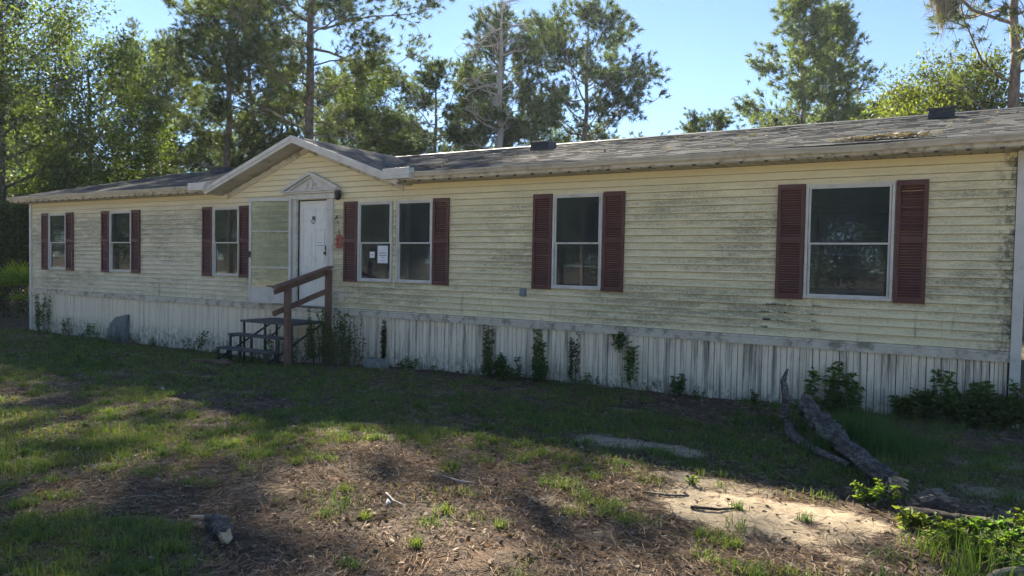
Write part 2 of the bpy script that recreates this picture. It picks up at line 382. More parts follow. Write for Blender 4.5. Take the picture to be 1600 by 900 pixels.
def lap_pieces(mb, x0, x1, z0, zb, zt):
    """one lap piece between heights zb and zt of the course that starts at z0 (slightly bowed vinyl)"""
    def yy(z): return -.030 + .024*(z-z0)/CH
    q = (z0*131.7) % 1; xs = [x0]+[v for v in [(j+q)*1.83 for j in range(-1, 13)] if x0+.1 < v < x1-.1]+[x1]
    for i in range(len(xs)-1):
        a, b = xs[i], xs[i+1]; o_ = .0012*(1 if (i+int(z0*50)) % 2 else -1); da = .002*math.sin(a*2.1+z0*37)+o_; db = .002*math.sin(b*2.1+z0*37)+o_
        mb.quadbox([(a, yy(zb)+da, zb), (b, yy(zb)+db, zb), (b, .004, zb), (a, .004, zb), (a, yy(zt)+da, zt), (b, yy(zt)+db, zt), (b, .004, zt), (a, .004, zt)])
def course(z0, xa, xb):
    z1 = z0+CH-.003; runs = {}
    hit = sorted([o for o in OPEN if o[2] < z1 and o[3] > z0]); ed = [xa]+[v for o in hit for v in (o[0], o[1])]+[xb]
    if any(z0 < z < z1 for o in hit for z in (o[2], o[3])): hit = None
    cuts = sorted({z0, z1} | {z for o in OPEN for z in (o[2], o[3]) if z0 < z < z1})
    for zb, zt in zip(cuts[:-1], cuts[1:]):
        zm = (zb+zt)/2; x = xa
        for a, b, c0, c1 in OPEN:
            if c0 <= zm <= c1 and b > xa and a < xb:
                if a > x: lap_pieces(runs.setdefault(0 if hit is None else x, MB()), x, a, z0, zb, zt)
                x = max(x, b)
        if x < xb: lap_pieces(runs.setdefault(0 if hit is None else x, MB()), x, xb, z0, zb, zt)
    for mb in runs.values(): hpart('siding_board', mb, MS)
for i in range(22): course(Z0+i*CH, .06, 20.97)
z = ZT
while z < GZ_-.22:
    hw = (GZ_-.14-(z+CH*.5))/GS; hpart('siding_board', (lambda mb: (lap_pieces(mb, GC-hw, GC+hw, z, z, z+CH-.003), mb)[1])(MB()), MS); z += CH
# sheathing behind the laps, same openings, black so lap gaps read as shadow lines
mb = MB(); xs = [0.0] + [v for a, b, _ in sorted([(o[0], o[1], 0) for o in OPEN]) for v in (a, b)] + [HX]
for i in range(0, len(xs), 2): mb.box(xs[i], xs[i+1], .006, .12, .66, 2.97)
for a, b, c0, c1 in OPEN:
    mb.box(a, b, .006, .12, .66, c0); mb.box(a, b, .006, .12, c1, 2.97)
hpart('front_wall', mb, MDARK)
mb = MB(); mb.prism_y([(GC-GH-.05, 2.975), (GC+GH+.05, 2.975), (GC, GZ_-.10)], .006, .10); hpart('gable_wall', mb, MDARK)
mb = MB(); mb.box(.0, .12, .125, 8, .66, 3.0); mb.box(HX-.12, HX, .125, 8, .66, 3.0); mb.box(0, HX, 8.002, 8.1, .66, 3.0)
hpart('outer_wall', mb, MS)
hpart('floor_deck', MB().box(.13, HX-.13, .13, 7.99, .62, .80), MINT)
hpart('ceiling_panel', MB().box(.13, HX-.13, .13, 7.99, 2.9, 2.94), MINT)
mb = MB()
for x in (5.8, 9.2, 11.1, 14.2, 17.6): mb.box(x, x+.1, .13, 7.99, .81, 2.89)
mb.box(.13, HX-.13, 3.6, 3.7, .81, 2.89) if False else None
hpart('inner_wall', mb, MINT)
mb = MB()                                              # dirty white band over the skirting
mb.box(.02, 8.2, -.045, .004, .69, .775); mb.box(8.203, 13.9, -.047, .004, .689, .775); mb.box(13.903, HX, -.045, .004, .69, .775)
mb.box(.02, HX, -.030, .003, .777, .806); hpart('belt_trim', mb, MT)
hpart('corner_post', MB().box(-.04, .06, -.05, .05, -.32, 3.0), MTC); hpart('corner_post', MB().box(20.975, 21.075, -.052, .05, -.1, 3.0), MTC)
# skirting panels
rs = random.Random(3); x = .06; sheets = []
while x < 20.96:
    wd = .305 if x < 20.6 else 20.965-x
    if wd < .05: break
    if len(sheets) < 99:
        mb = MB(); nrib = 4 if x > 11.8 else 2; xa = x; jit = rs.uniform(-.006, .006)
        for k in range(nrib):
            a = x + wd*k/nrib; b = x + wd*(k+1)/nrib; y = -.012 + jit + (.004 if k % 2 else 0)
            gap = .010 if k == nrib-1 else .006
            zb = float(wallz((a+b)/2))-.06 + (rs.uniform(.0, .09) if rs.random() < .25 and x > 12 else 0); ti = rs.uniform(-.010, .010)
            mb.quadbox([(a, y+ti, zb), (b-gap, y+ti, zb), (b-gap, .012, zb), (a, .012, zb), (a, y, .69), (b-gap, y, .69), (b-gap, .012, .69), (a, .012, .69)])
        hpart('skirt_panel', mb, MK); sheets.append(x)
    x += wd
hpart('crawlspace_backing', MB().box(0, HX, .03, .06, -.5, .655), MDARK)
mb = MB(); mb.box(0, .03, .03, 8, -.5, .655); mb.box(HX-.03, HX, .03, 8, -.5, .655); mb.box(0, HX, 8.0, 8.03, -.5, .655); hpart('end_skirting', mb, MK)

# windows
def sashframe(mb, x0, x1, z0, z1, w_, y0, y1):
    mb.box(x0, x1, y0, y1, z0, z0+w_); mb.box(x0, x1, y0, y1, z1-w_, z1); mb.box(x0, x0+w_, y0, y1, z0+w_, z1-w_); mb.box(x1-w_, x1, y0, y1, z0+w_, z1-w_)
zm = 1.985
for i, (a, b, _) in enumerate(WIN):
    wn = empty('window', (a, 0, WZ0)); wn.parent = house; wn.location = Vector((a, 0, WZ0)) - house.location
    W_ = b-a; H_ = WZ1-WZ0; zq = zm-WZ0
    mb = MB(); sashframe(mb, -.012, W_+.012, -.004, H_+.004, .030, -.050, .05); mb.box(-.03, W_+.03, -.062, -.052, -.03, -.013) if False else None
    mb.build('frame', MTC, wn, bevel=.003)
    mb = MB(); sashframe(mb, .024, W_-.024, zq-.018, H_-.024, .022, -.040, -.018); mb.build('upper_sash', MTC, wn)
    mb = MB(); sashframe(mb, .024, W_-.024, .024, zq+.016, .026, -.016, .012); mb.build('lower_sash', MTC, wn)
    MB().box(.04, W_-.04, -.030, -.027, zq, H_-.04).build('pane', MG, wn)
    MB().box(.045, W_-.045, -.004, -.001, .045, zq-.005).build('pane', MG, wn)
    mb = MB(); sashframe(mb, .0, W_, .0, H_, .012, .052, .16); mb.build('jamb_liner', MINT, wn)
    if i == 6:
        MB().bar((.07, .012, .54), (W_-.12, .012, .525), .01, .018).build('pale_strip', MPAPER, wn)  # thin pale strip set across, behind the pane
        MB().bar((.07, .0, 1.16), (W_-.25, .0, 1.175), .006, .008).build('pale_strip', MPAPER, wn)
    if i == 5:
        MB().bar((.14, .012, .34), (W_-.07, .012, .335), .01, .010).build('pale_strip', MPAPER, wn)
        MB().bar((.12, .06, .42), (.13, .06, 1.30), .012, .012, (0, 1, 0)).build('pale_upright', MTC, wn)  # thin pale upright set behind the pane
    if i in (0, 1, 2, 3, 4):                            # pale curtain edge inside the left side of the pane
        mb = MB(); n = 5; P = []
        for k in range(n): mb.box(.05+k*.025, .05+k*.025+.022, .10+.012*(k % 2), .115+.012*(k % 2), .04, H_-.04)
        mb.build('curtain', MPAPER, wn)
mb = MB(); mb.box(12.205, 12.255, -.032, -.005, 1.27, 2.73); hpart('window_mullion', mb, MS)
# shutters
mb = MB(); SW, SH = .325, 1.42
mb.box(0, .045, -.03, 0, 0, SH); mb.box(SW-.045, SW, -.03, 0, 0, SH)
for z0, z1 in ((0, .07), (.70, .77), (SH-.06, SH)): mb.box(.045, SW-.045, -.029, 0, z0, z1)
for z0, z1 in ((.07, .70), (.77, SH-.06)):
    n = int((z1-z0)/.031)
    for k in range(n):
        z = z0 + (z1-z0)*k/n; d = (z1-z0)/n
        mb.quadbox([(.045, -.024, z), (SW-.045, -.024, z), (SW-.045, -.003, z), (.045, -.003, z), (.045, -.006, z+d*.9), (SW-.045, -.006, z+d*.9), (SW-.045, -.003, z+d*.9), (.045, -.003, z+d*.9)])
shm = mb.mesh('shutter', MSHUT)
SHX = [.92-.35, 1.73, 3.64-.35, 4.50, 7.39-.35, 8.21, 11.41-.35, 13.065, 15.31-.35, 16.115, 18.85-.35, 19.825]
for i, x in enumerate(SHX):
    o = link('shutter', shm, house); o.location = Vector((x, -.024, 1.29)) - house.location
    o.rotation_euler = (0, rs.uniform(-.004, .004), 0)

# door with its surround
hpart('door_surround', (lambda mb: [
    mb.box(DX0-.16, DX0-.005, -.05, .02, .80, 2.78), mb.box(DX0-.13, DX0-.10, -.058, -.051, .9, 2.7), mb.box(DX0-.07, DX0-.04, -.058, -.051, .9, 2.7),
    mb.box(DX1+.005, DX1+.16, -.05, .02, .80, 2.78), mb.box(DX1+.04, DX1+.07, -.058, -.051, .9, 2.55), mb.box(DX1+.10, DX1+.13, -.058, -.051, .9, 2.55),
    mb.box(DX1+.0, DX1+.165, -.065, -.052, 2.58, 2.60), mb.box(DX0-.165, DX0, -.065, -.052, 2.58, 2.60),
    mb.box(DX0-.22, DX1+.22, -.075, .02, 2.782, 2.88), mb.box(DX0-.28, DX1+.28, -.12, .02, 2.882, 2.915), mb.box(DX0-.33, DX1+.33, -.15, .02, 2.917, 2.94), mb][-1])(MB()), MTC, bevel=.004)
mb = MB(); dc = (DX0+DX1)/2
mb.prism_y([(dc-.66, 2.942), (dc+.66, 2.942), (dc, 3.22)], -.035, .02)
for s_ in (-1, 1):
    a = Vector((dc+s_*.73, 0, 2.955)); b = Vector((dc, 0, 3.255))
    mb.bar((a.x, -.07, a.z), (b.x, -.07, b.z), .10, .055); mb.bar((a.x, -.05, a.z-.055), (b.x, -.05, b.z-.055), .05, .03)
hpart('pediment', mb, MTC, bevel=.003)
mb = MB()                                              # urn relief in the pediment
prof = [(.0, .05), (.012, .05), (.012, .035), (.028, .02), (.034, .045), (.055, .05), (.075, .032), (.09, .045), (.11, .02), (.135, .006)]
mb.tube([(dc, -.04, 2.965+a) for a, _ in [(0, 0), (.015, 0), (.03, 0), (.06, 0), (.10, 0), (.125, 0), (.14, 0), (.17, 0), (.185, 0)]], [.045, .045, .018, .045, .055, .035, .042, .02, .006], 10)
for s_ in (-1, 1):
    mb.tube([(dc+s_*.05, -.04, 3.06), (dc+s_*.10, -.045, 3.075), (dc+s_*.13, -.045, 3.045), (dc+s_*.11, -.045, 3.02)], [.012, .012, .010, .014], 6)
    mb.tube([(dc+s_*.12, -.04, 2.98), (dc+s_*.17, -.04, 2.985), (dc+s_*.2, -.04, 2.975)], [.014, .01, .004], 5)
hpart('urn_ornament', mb, MTC, smooth=True)
hpart('threshold', MB().box(DX0, DX1, -.06, .1, .775, .80), MMETAL)
door = empty('front_door', (0, 0, 0)); door.parent = house; door.location = Vector((DX0, .03, .80)) - house.location
DW, DH = DX1-DX0, 1.965; mb = MB()
mb.box(.012, DW-.012, .012, .05, .01, DH-.01); cols = [(.10, DW/2-.035), (DW/2+.035, DW-.10)]; rows_ = [(.16, .62), (.75, 1.42), (1.55, 1.82)]
# stiles and rails stand proud of the panels
mb.box(.012, .10, 0, .0119, .01, DH-.01); mb.box(DW-.10, DW-.012, 0, .0119, .01, DH-.01); mb.box(DW/2-.035, DW/2+.035, 0, .0119, .01, DH-.01)
for z0, z1 in ((.01, .16), (.62, .75), (1.42, 1.55), (1.82, DH-.01)):
    for a, b in cols: mb.box(a, b, 0.0005, .0119, z0, z1)
for a, b in cols:
    for z0, z1 in rows_: mb.box(a+.03, b-.03, .004, .0119, z0+.03, z1-.03)
mb.build('door_leaf', MDOOR, door, bevel=.003)
mb = MB(); mb.tube([(DW-.06, -.005, .99), (DW-.06, -.035, .99)], .016, 10); mb.tube([(DW-.06, -.035, .99), (DW-.06, -.06, .99)], .03, 12); mb.box(DW-.085, DW-.035, -.012, 0, .94, 1.14); mb.box(DW-.08, DW-.04, -.03, -.012, 1.05, 1.12)
mb.build('door_lock', MDARK, door)
mb = MB(); mb.tube([(DW/2-.02, -.006, 1.63), (DW/2-.045, -.02, 1.59), (DW/2-.03, -.025, 1.55), (DW/2, -.027, 1.535), (DW/2+.03, -.025, 1.55), (DW/2+.045, -.02, 1.59), (DW/2+.02, -.006, 1.63)], .007, 6); mb.box(DW/2-.03, DW/2+.03, -.018, 0, 1.60, 1.67)
mb.build('door_knocker', MDARK, door)
# storm door swung back towards the wall
sd = empty('storm_door', (0, 0, 0)); sd.parent = house; sd.location = Vector((9.745, -.075, .83)) - house.location; sd.rotation_euler = (0, 0, math.pi + R(17.0))
L = .90; H_ = 1.98; mb = MB()
mb.box(0, .05, -.015, .015, 0, H_); mb.box(L-.05, L, -.015, .015, 0, H_); mb.box(.05, L-.05, -.015, .015, 0, .03); mb.box(.05, L-.05, -.015, .015, H_-.05, H_)
mb.box(.05, L-.05, -.012, .012, .66, .69); mb.box(.05, L-.05, -.01, .01, 1.35, 1.37); mb.build('frame', MTC, sd, bevel=.003)
MB().box(.05, L-.05, -.008, .008, .03, .30).build('kick_panel', MTC, sd)
MB().box(.05, L-.05, -.003, .003, .30, .66).build('glass', MSG, sd); MB().box(.05, L-.05, -.003, .003, .69, 1.35).build('glass', MSG, sd); MB().box(.05, L-.05, -.003, .003, 1.37, H_-.05).build('glass', MSG, sd)
mb = MB(); mb.box(L-.045, L-.015, .015, .05, .86, .98); mb.tube([(L-.03, .03, .92), (L-.03, .07, .92), (L-.09, .075, .92)], .01, 6); mb.build('handle', MDARK, sd)
MB().box(.38, .50, .009, .016, .31, .335).build('mail_slot', MDARK, sd)

# roof
EY, EZ, SL, RY = -.37, 3.115, .241, 4.0
def zroof(y): return EZ + SL*(y-EY)
RZ = zroof(RY)
def zgab(x): return GZ_ - GS*abs(x-GC)
def deck(x0, x1, ya):
    return MB().prism_x([(ya, zroof(ya)-.012), (RY, RZ-.012), (2*RY+.37, EZ-.012), (2*RY+.37, EZ-.10), (RY, RZ-.10), (ya, zroof(ya)-.10)], x0, x1)
hpart('roof_deck', deck(-.32, GC-GH-.05, EY), MMETAL); hpart('roof_deck', deck(GC-GH-.047, GC+GH+.047, .12), MMETAL); hpart('roof_deck', deck(GC+GH+.05, HX+.5, EY), MMETAL)
def shingles(org, U, Vv, nu, nv, wu, ex, keep, seed):
    """tab shingles: U along the course, V up the slope; each tab a thin wedge with a butt edge"""
    rr = np.random.RandomState(seed); N = Vector(U).cross(Vector(Vv)).normalized(); U = np.array(U); Vv = np.array(Vv); N = np.array(N)
    if N[2] < 0: N = -N
    vs, fs, ts = [], [], []
    for j in range(nv):
        off = rr.uniform(-.16, 0); u = off
        while u < nu*wu:
            w_ = wu*rr.uniform(.4, 1.0); th = .0045 if rr.rand() < .5 else .008; drop = rr.uniform(-.003, .003)
            a = org + U*max(u, 0) + Vv*(j*ex+drop); b = org + U*min(u+w_-.004, nu*wu) + Vv*(j*ex+drop)
            cpt = (a+b)/2 + Vv*ex*.5
            if keep(cpt) and u+w_ > 0.02:
                a2 = a + Vv*(ex+.01); b2 = b + Vv*(ex+.01); n = len(vs)
                vs += [a+N*th, b+N*th, b2, a2, a-N*.008, b-N*.008, b2-N*.008, a2-N*.008]
                fs += [(n, n+1, n+2, n+3), (n+4, n+5, n+1, n), (n+4, n, n+3, n+7), (n+1, n+5, n+6, n+2)]
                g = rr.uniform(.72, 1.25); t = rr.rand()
                q_ = np.array((.132+.012*t, .142+.008*t, .150))*g; ts += [q_*.8, q_*.8, q_*1.1, q_*1.1]+[q_*.25]*4  # butt edges tinted dark, painting in the course shadow lines
            u += w_
    return np.array(vs), np.array(fs), np.array(ts)
ln = math.hypot(1, SL); nvm = int((RY-EY)*ln/.143)
def keep_main(c): return not (abs(c[0]-GC) < GH+.02 and zgab(c[0]) > c[2]-.01 and c[1] < 3.4) 
A = shingles(np.array([-.33, EY-.02, EZ]), (1, 0, 0), (0, 1/ln, SL/ln), 76, nvm, .29, .143, keep_main, 5)
gl = math.hypot(1, GS); vis = []
for s_ in (-1, 1):
    B = shingles(np.array([GC+s_*(GH+.10), -.42, GZ_-GS*(GH+.10)+.004]), (0, 1, 0), (-s_/gl, 0, GS/gl), 14, int((GH+.10)*gl/.143), .29, .143, lambda c: c[2] > zroof(c[1])-.02, 8+s_)
    vis.append(B)
vs = [A[0]]; fs = [A[1]]; ts = [A[2]]; n = len(A[0])
for B in vis: vs.append(B[0]); fs.append(B[1]+n); ts.append(B[2]); n += len(B[0])
o = link('roof_shingles', fast_mesh('roof_shingles', np.concatenate(vs), np.concatenate(fs), MSHIN, np.concatenate(ts)), house); o.data.shade_flat(); o.location = -house.location; o['kind'] = 'stuff'
mb = MB(); mb.prism_x([(RY-.14, zroof(RY-.14)+.014), (RY, RZ+.02), (RY+.14, zroof(RY-.14)+.014), (RY+.14, RZ-.06), (RY-.14, RZ-.06)], -.33, HX+.5); hpart('ridge_cap', mb, MMETAL)
hpart('back_roof_slope', MB().prism_x([(RY+.01, RZ-.008), (2*RY+.37, EZ-.008), (2*RY+.37, EZ-.011), (RY+.01, RZ-.011)], -.33, HX+.5), MMETAL)
# gable roof slabs, rakes, soffits
for s_ in (-1, 1):
    def P(d, dz=0): return (GC+s_*d, GZ_-GS*d+dz)
    pl = [P(0, -.012), P(GH+.09, -.012), P(GH+.09, -.06), P(0, -.06)]
    if s_ > 0: pl = pl[::-1]
    hpart('gable_roof_slab', MB().prism_y(pl, -.40, 2.9), MMETAL)
    def strip(d0, d1, t, b_, y0, y1):
        q = [P(d0, t), P(d1, t), P(d1, b_), P(d0, b_)]
        return q[::-1] if s_ > 0 else q
    mb = MB(); mb.prism_y(strip(0.0, GH+.10, .0, -.075, 0, 0), -.445, -.405); mb.prism_y(strip(0.0, GH+.06, -.077, -.132, 0, 0), -.432, -.405); hpart('rake_board', mb, MTC)
    hpart('rake_soffit', MB().prism_y(strip(0.0, GH+.04, -.10, -.125, 0, 0), -.403, .0), MSOF)
    hpart('rake_frieze', MB().prism_y(strip(0.0, GH-.12, -.152, -.25, 0, 0), -.045, -.004), MT)
# eaves: fascia, gutter, grooved soffit
def eave(x0, x1, seed, sag):
    rr = random.Random(seed)
    hpart('fascia', MB().box(x0, x1, EY-.005, EY+.02, 2.985, 3.10), MT)
    n = int((x1-x0)/.5); mbg = MB(); xs = np.linspace(x0, x1, n+1)
    def gz(x): return sag(x) + .004*math.sin(x*3.1)
    pr = [(EY-.007, 3.095), (EY-.007, 3.035), (EY-.060, 3.03), (EY-.072, 3.06), (EY-.090, 3.088), (EY-.090, 3.102), (EY-.080, 3.102), (EY-.079, 3.090), (EY-.063, 3.062), (EY-.052, 3.040), (EY-.015, 3.042), (EY-.015, 3.095)]
    k = len(pr); n0 = 0
    for x in xs: mbg.v += [(x, y, z+gz(x)) for y, z in pr]
    for i in range(n):
        for q in range(k):
            r_ = (q+1) % k; mbg.f.append((i*k+q, (i+1)*k+q, (i+1)*k+r_, i*k+r_))
    mbg.f.append(tuple(range(k))); mbg.f.append(tuple(n*k+q for q in range(k-1, -1, -1)))
    hpart('gutter', mbg, MGUT)
    mbs = MB(); x = x0
    while x < x1-.02:
        e = min(x+.145, x1); mbs.box(x, e-.012, EY+.022, .0, 2.972, 2.984); x += .15
    mbs.box(x0, x1, EY+.022, .0, 2.9845, 3.0); hpart('soffit', mbs, MSOF)
    mbv = MB(); x = x0+.1
    while x < x1-.05: mbv.box(x, x+.035, EY-.004, EY+.0215, 2.962, 2.983); x += .30
    hpart('soffit_groove_shade', mbv, MDARK)['kind'] = 'stuff'  # dark blocks standing in for the shaded soffit grooves
eave(-.32, GC-GH-.06, 1, lambda x: 0)
eave(GC+GH+.06, HX+.5, 2, lambda x: -.018*float(sstep(18.3, 19.2, x)*(1-sstep(19.5, 20.2, x))))
hpart('gutter_end_box', MB().box(12.36, 12.92, -.50, -.37, 3.055, 3.175).box(12.37, 12.93, -.515, -.38, 3.0, 3.05), MTC, bevel=.004)
hpart('gutter_end_box', MB().box(7.22, 7.74, -.50, -.37, 3.05, 3.15).box(7.24, 7.72, -.515, -.38, 3.0, 3.046), MTC, bevel=.004)
hpart('gable_return', MB().box(GC+GH-.02, GC+GH+.06, -.36, .0, 2.95, 3.06).box(GC-GH-.06, GC-GH+.02, -.36, .0, 2.95, 3.06), MSOF)
def roof_vent(x, y, w_, label_):
    z = zroof(y); mb = MB()
    mb.quadbox([(x-w_/2, y-.2, z-.03), (x+w_/2, y-.2, z-.03), (x+w_/2, y+.22, zroof(y+.22)-.03), (x-w_/2, y+.22, zroof(y+.22)-.03), (x-w_/2+.02, y-.17, z+.115), (x+w_/2-.02, y-.17, z+.115), (x+w_/2-.04, y+.16, z+.16), (x-w_/2+.04, y+.16, z+.16)])
    mb.box(x-w_/2-.01, x+w_/2+.01, y-.19, y-.168, z+.095, z+.13)
    return hpart('roof_vent', mb, MDARK, bevel=.004)
roof_vent(13.55, 2.75, .40, ''); roof_vent(20.15, 3.0, .36, ''); roof_vent(3.3, 3.2, .5, '')

# ------------------------------------------------------------------ steps, rail and small things by the house
HG = -.28
steps = empty('entry_steps', (10.08, -.75, -.18)); tag(steps, 'dark weathered plank steps on thin metal legs below the front door', 'steps')
def put(o, root): o.location = -root.location; return o
def treads(x0, x1, y0, y1, z, n):
    d = (y1-y0)/n
    for k in range(n):
        put(MB().box(x0+rs.uniform(-.015, .015), x1+rs.uniform(-.015, .015), y0+k*d, y0+(k+1)*d-.012, z-.035+rs.uniform(-.004, .004), z+rs.uniform(-.003, .003)).build('tread_plank', MWOODD, steps, bevel=.004), steps)
treads(9.40, 10.74, -.93, -.10, .56, 6); treads(9.40, 10.74, -1.20, -.94, .335, 2); treads(9.40, 10.74, -1.45, -1.21, .115, 2)
for x in (9.44, 10.0, 10.68):
    for y, zt in ((-.88, .52), (-.14, .52), (-1.17, .298), (-.96, .298), (-1.42, .078), (-1.23, .078)):
        if x == 10.0 and y not in (-.88, -1.17, -1.42): continue
        put(MB().box(x-.016, x+.016, y-.016, y+.016, tz(x, y)-.03, zt).build('leg', MMETAL, steps), steps)
mb = MB(); mb.bar((9.44, -1.42, -.1), (9.44, -.2, .50), .02, .03).bar((10.68, -1.42, -.1), (10.68, -.2, .50), .02, .03).bar((10.0, -.88, .15), (10.4, -.88, .5), .02, .02).bar((9.44, -1.19, .28), (9.44, -.9, .28), .02, .02)
put(mb.build('brace', MMETAL, steps), steps)
rail = empty('stair_railing', (10.88, -.7, -.2)); tag(rail, 'brown wooden handrail with two posts on the right side of the entry steps', 'railing')
for y, zt in ((-1.17, 1.235), (-.25, 1.50)):
    put(MB().box(10.86, 10.955, y-.045, y+.045, tz(10.9, y)-.05, zt).build('post', MWOODR, rail, bevel=.005), rail)
put(MB().bar((10.905, -1.45, 1.20), (10.905, -.20, 1.545), .13, .042).build('handrail', MWOODR, rail, bevel=.004), rail)
put(MB().bar((10.84, -1.42, .76), (10.84, -.20, 1.12), .038, .09).build('mid_rail', MWOODR, rail, bevel=.004), rail)
put(MB().bar((10.842, -1.40, 1.12), (10.842, -.20, 1.45), .034, .085).build('side_rail', MWOODR, rail, bevel=.004), rail)

def thing1(name, mb, mat, label, cat, base=None, smooth=False, bevel=0, group=None):
    o = mb.build(name, mat, None, smooth, bevel)
    c = Vector(base) if base else Vector((sum(v[0] for v in mb.v)/len(mb.v), sum(v[1] for v in mb.v)/len(mb.v), min(v[2] for v in mb.v)))
    o.data.transform(Matrix.Translation(-c)); o.location = c; return tag(o, label, cat, group)
lamp = empty('wall_lamp', (10.88, 0, 2.83)); tag(lamp, 'black outdoor lamp on the siding at the upper right of the door surround', 'wall lamp')
MB().tube([(0, -.02, 0), (0, -.045, 0)], .045, 12).build('backplate', MDARK, lamp, True)
MB().tube([(0, -.04, .01), (.04, -.10, .02), (.08, -.12, .02)], .022, 8).build('arm', MDARK, lamp, True)
MB().tube([(.10, -.12, .075), (.10, -.12, .07), (.10, -.12, .0), (.10, -.12, -.06), (.10, -.12, -.09)], [.045, .06, .062, .055, .028], 12).build('lamp_head', MDARK, lamp, True)
mb = MB(); pp = [(-.075, 0), (.075, 0), (.085, .10), (.06, .12)] + [(.085*math.cos(t), .17+.085*math.sin(t)) for t in np.linspace(-.3, math.pi+.3, 12)] + [(-.06, .12), (-.085, .10)]
pq = empty('wall_plaque', (10.94, -.022, 1.88)); tag(pq, 'small reddish terracotta plaque with a rounded top, left of the door-side shutter', 'plaque')
MB().prism_y(pp, -.022, 0).build('plate', MTERRA, pq, bevel=.004)
MB().tube([(-.03, -.03, .15), (-.01, -.034, .19), (.03, -.03, .2), (.035, -.03, .165), (0, -.034, .13), (-.035, -.03, .10), (.0, -.03, .05), (.04, -.03, .06)], .009, 6).build('relief', MTERRA, pq, True)
for i, (x, z, k) in enumerate([(10.86, 2.43, 0), (10.90, 2.35, 1), (10.93, 2.18, 2), (10.97, 2.03, 3)]):
    mb = MB(); y = -.028
    if k == 0: mb.bar((x-.03, y, z-.03), (x+.02, y, z+.04), .008, .012).bar((x-.01, y, z+.02), (x+.03, y, z-.02), .008, .012)
    if k == 1: mb.box(x-.012, x+.012, y-.004, y+.004, z-.014, z+.014)
    if k == 2: mb.box(x-.007, x+.007, y-.004, y+.004, z-.04, z+.045)
    if k == 3: mb.tube([(x-.02, y, z-.04), (x+.02, y, z-.02), (x-.01, y, z+.005), (x+.02, y, z+.03), (x-.015, y, z+.05)], .009, 5)
    thing1('house_number', mb, MDARK, ['crooked black numeral topmost in the slanting row beside the door', 'small black dot mark second in the slanting row beside the door', 'thin black upright numeral third in the slanting row beside the door', 'curled black numeral lowest in the slanting row, above the red plaque'][i], 'house number', group='black marks slanting down the siding')
nt_ = empty('posted_notice', (11.955, -.009, 1.63)); tag(nt_, 'white printed sheet taped inside the lower pane by the door-side shutter', 'notice')
MB().box(-.115, .115, -.004, 0, 0, .30).build('sheet', MPAPER, nt_)
mb = MB()
for z_, w_ in ((.205, .05), (.175, .17), (.167, .16), (.135, .19), (.127, .15), (.10, .05), (.09, .06), (.04, .09)): mb.box(-w_/2, w_/2, -.006, -.0045, z_, z_+.0055)
o = mb.build('print_lines', MINK, nt_); o['kind'] = 'stuff'
n2 = empty('small_note', (11.715, -.009, 1.72)); tag(n2, 'small square white note taped left of the larger notice in the window', 'notice')
MB().box(-.055, .055, -.004, 0, 0, .105).build('sheet', MPAPER, n2); MB().box(-.03, .03, -.006, -.0045, .06, .068).box(-.035, .035, -.006, -.0045, .045, .051).build('print_lines', MINK, n2)['kind'] = 'stuff'
n3 = empty('door_notice', (10.41, .024, 1.91)); tag(n3, 'white paper slip stuck on the front door left of the lock', 'notice')
MB().box(-.11, .10, -.008, -.003, 0, .11).build('sheet', MPAPER, n3); MB().box(-.06, .05, -.011, -.0085, .07, .078).box(-.09, .09, -.011, -.0085, .012, .022).build('print_lines', MINK, n3)['kind'] = 'stuff'
ob = empty('outlet_box', (14.81, -.02, 1.17)); tag(ob, 'small blue-grey covered outlet box on the siding below the middle window', 'outlet box')
MPB = simple('blue_grey_plastic', (.13, .18, .21), (.18, .22, .24), 12, .5)
MB().box(-.05, .05, -.045, 0, 0, .12).build('box', MPB, ob, bevel=.004); MB().box(-.045, .045, -.056, -.046, .01, .11).build('cover', MPB, ob, bevel=.003)
vb = empty('vent_cap', (11.02, -.02, .93)); tag(vb, 'small white plastic utility box low on the siding right of the handrail', 'utility box')
MB().box(-.05, .05, -.05, 0, 0, .16).build('box', MTC, vb, bevel=.004); MB().box(-.04, .04, -.060, -.051, .02, .1).build('cover', MTC, vb, bevel=.003)
# grey crawlspace cover leaning on the skirting
hd = empty('crawlspace_cover', (4.0, -.25, tz(4., -.3))); tag(hd, 'dull grey crawlspace cover propped against the skirting near the left end', 'crawlspace cover')
MB().prism_y([(-.36, 0), (.36, 0), (.33, .66), (-.10, .58), (-.30, .42)], -.012, .0).build('front_panel', MHOOD, hd, bevel=.003).rotation_euler = (R(-9), 0, 0)
MB().prism_x([(0, 0), (.14, .0), (.14, .64), (.105, .655)], .335, .35).build('side_panel', MHOOD, hd)
for k in range(3): MB().box(-.2+k*.19, -.19+k*.19, -.02, -.013, .02, .40+.05*k).build('rib', MHOOD, hd).rotation_euler = (R(-9), 0, 0)
MB().box(-.40, .38, -.05, -.02, -.01, .015).build('base_flange', MHOOD, hd)
hd.location = (4.05, -.16, tz(4.05, -.16)-.02)

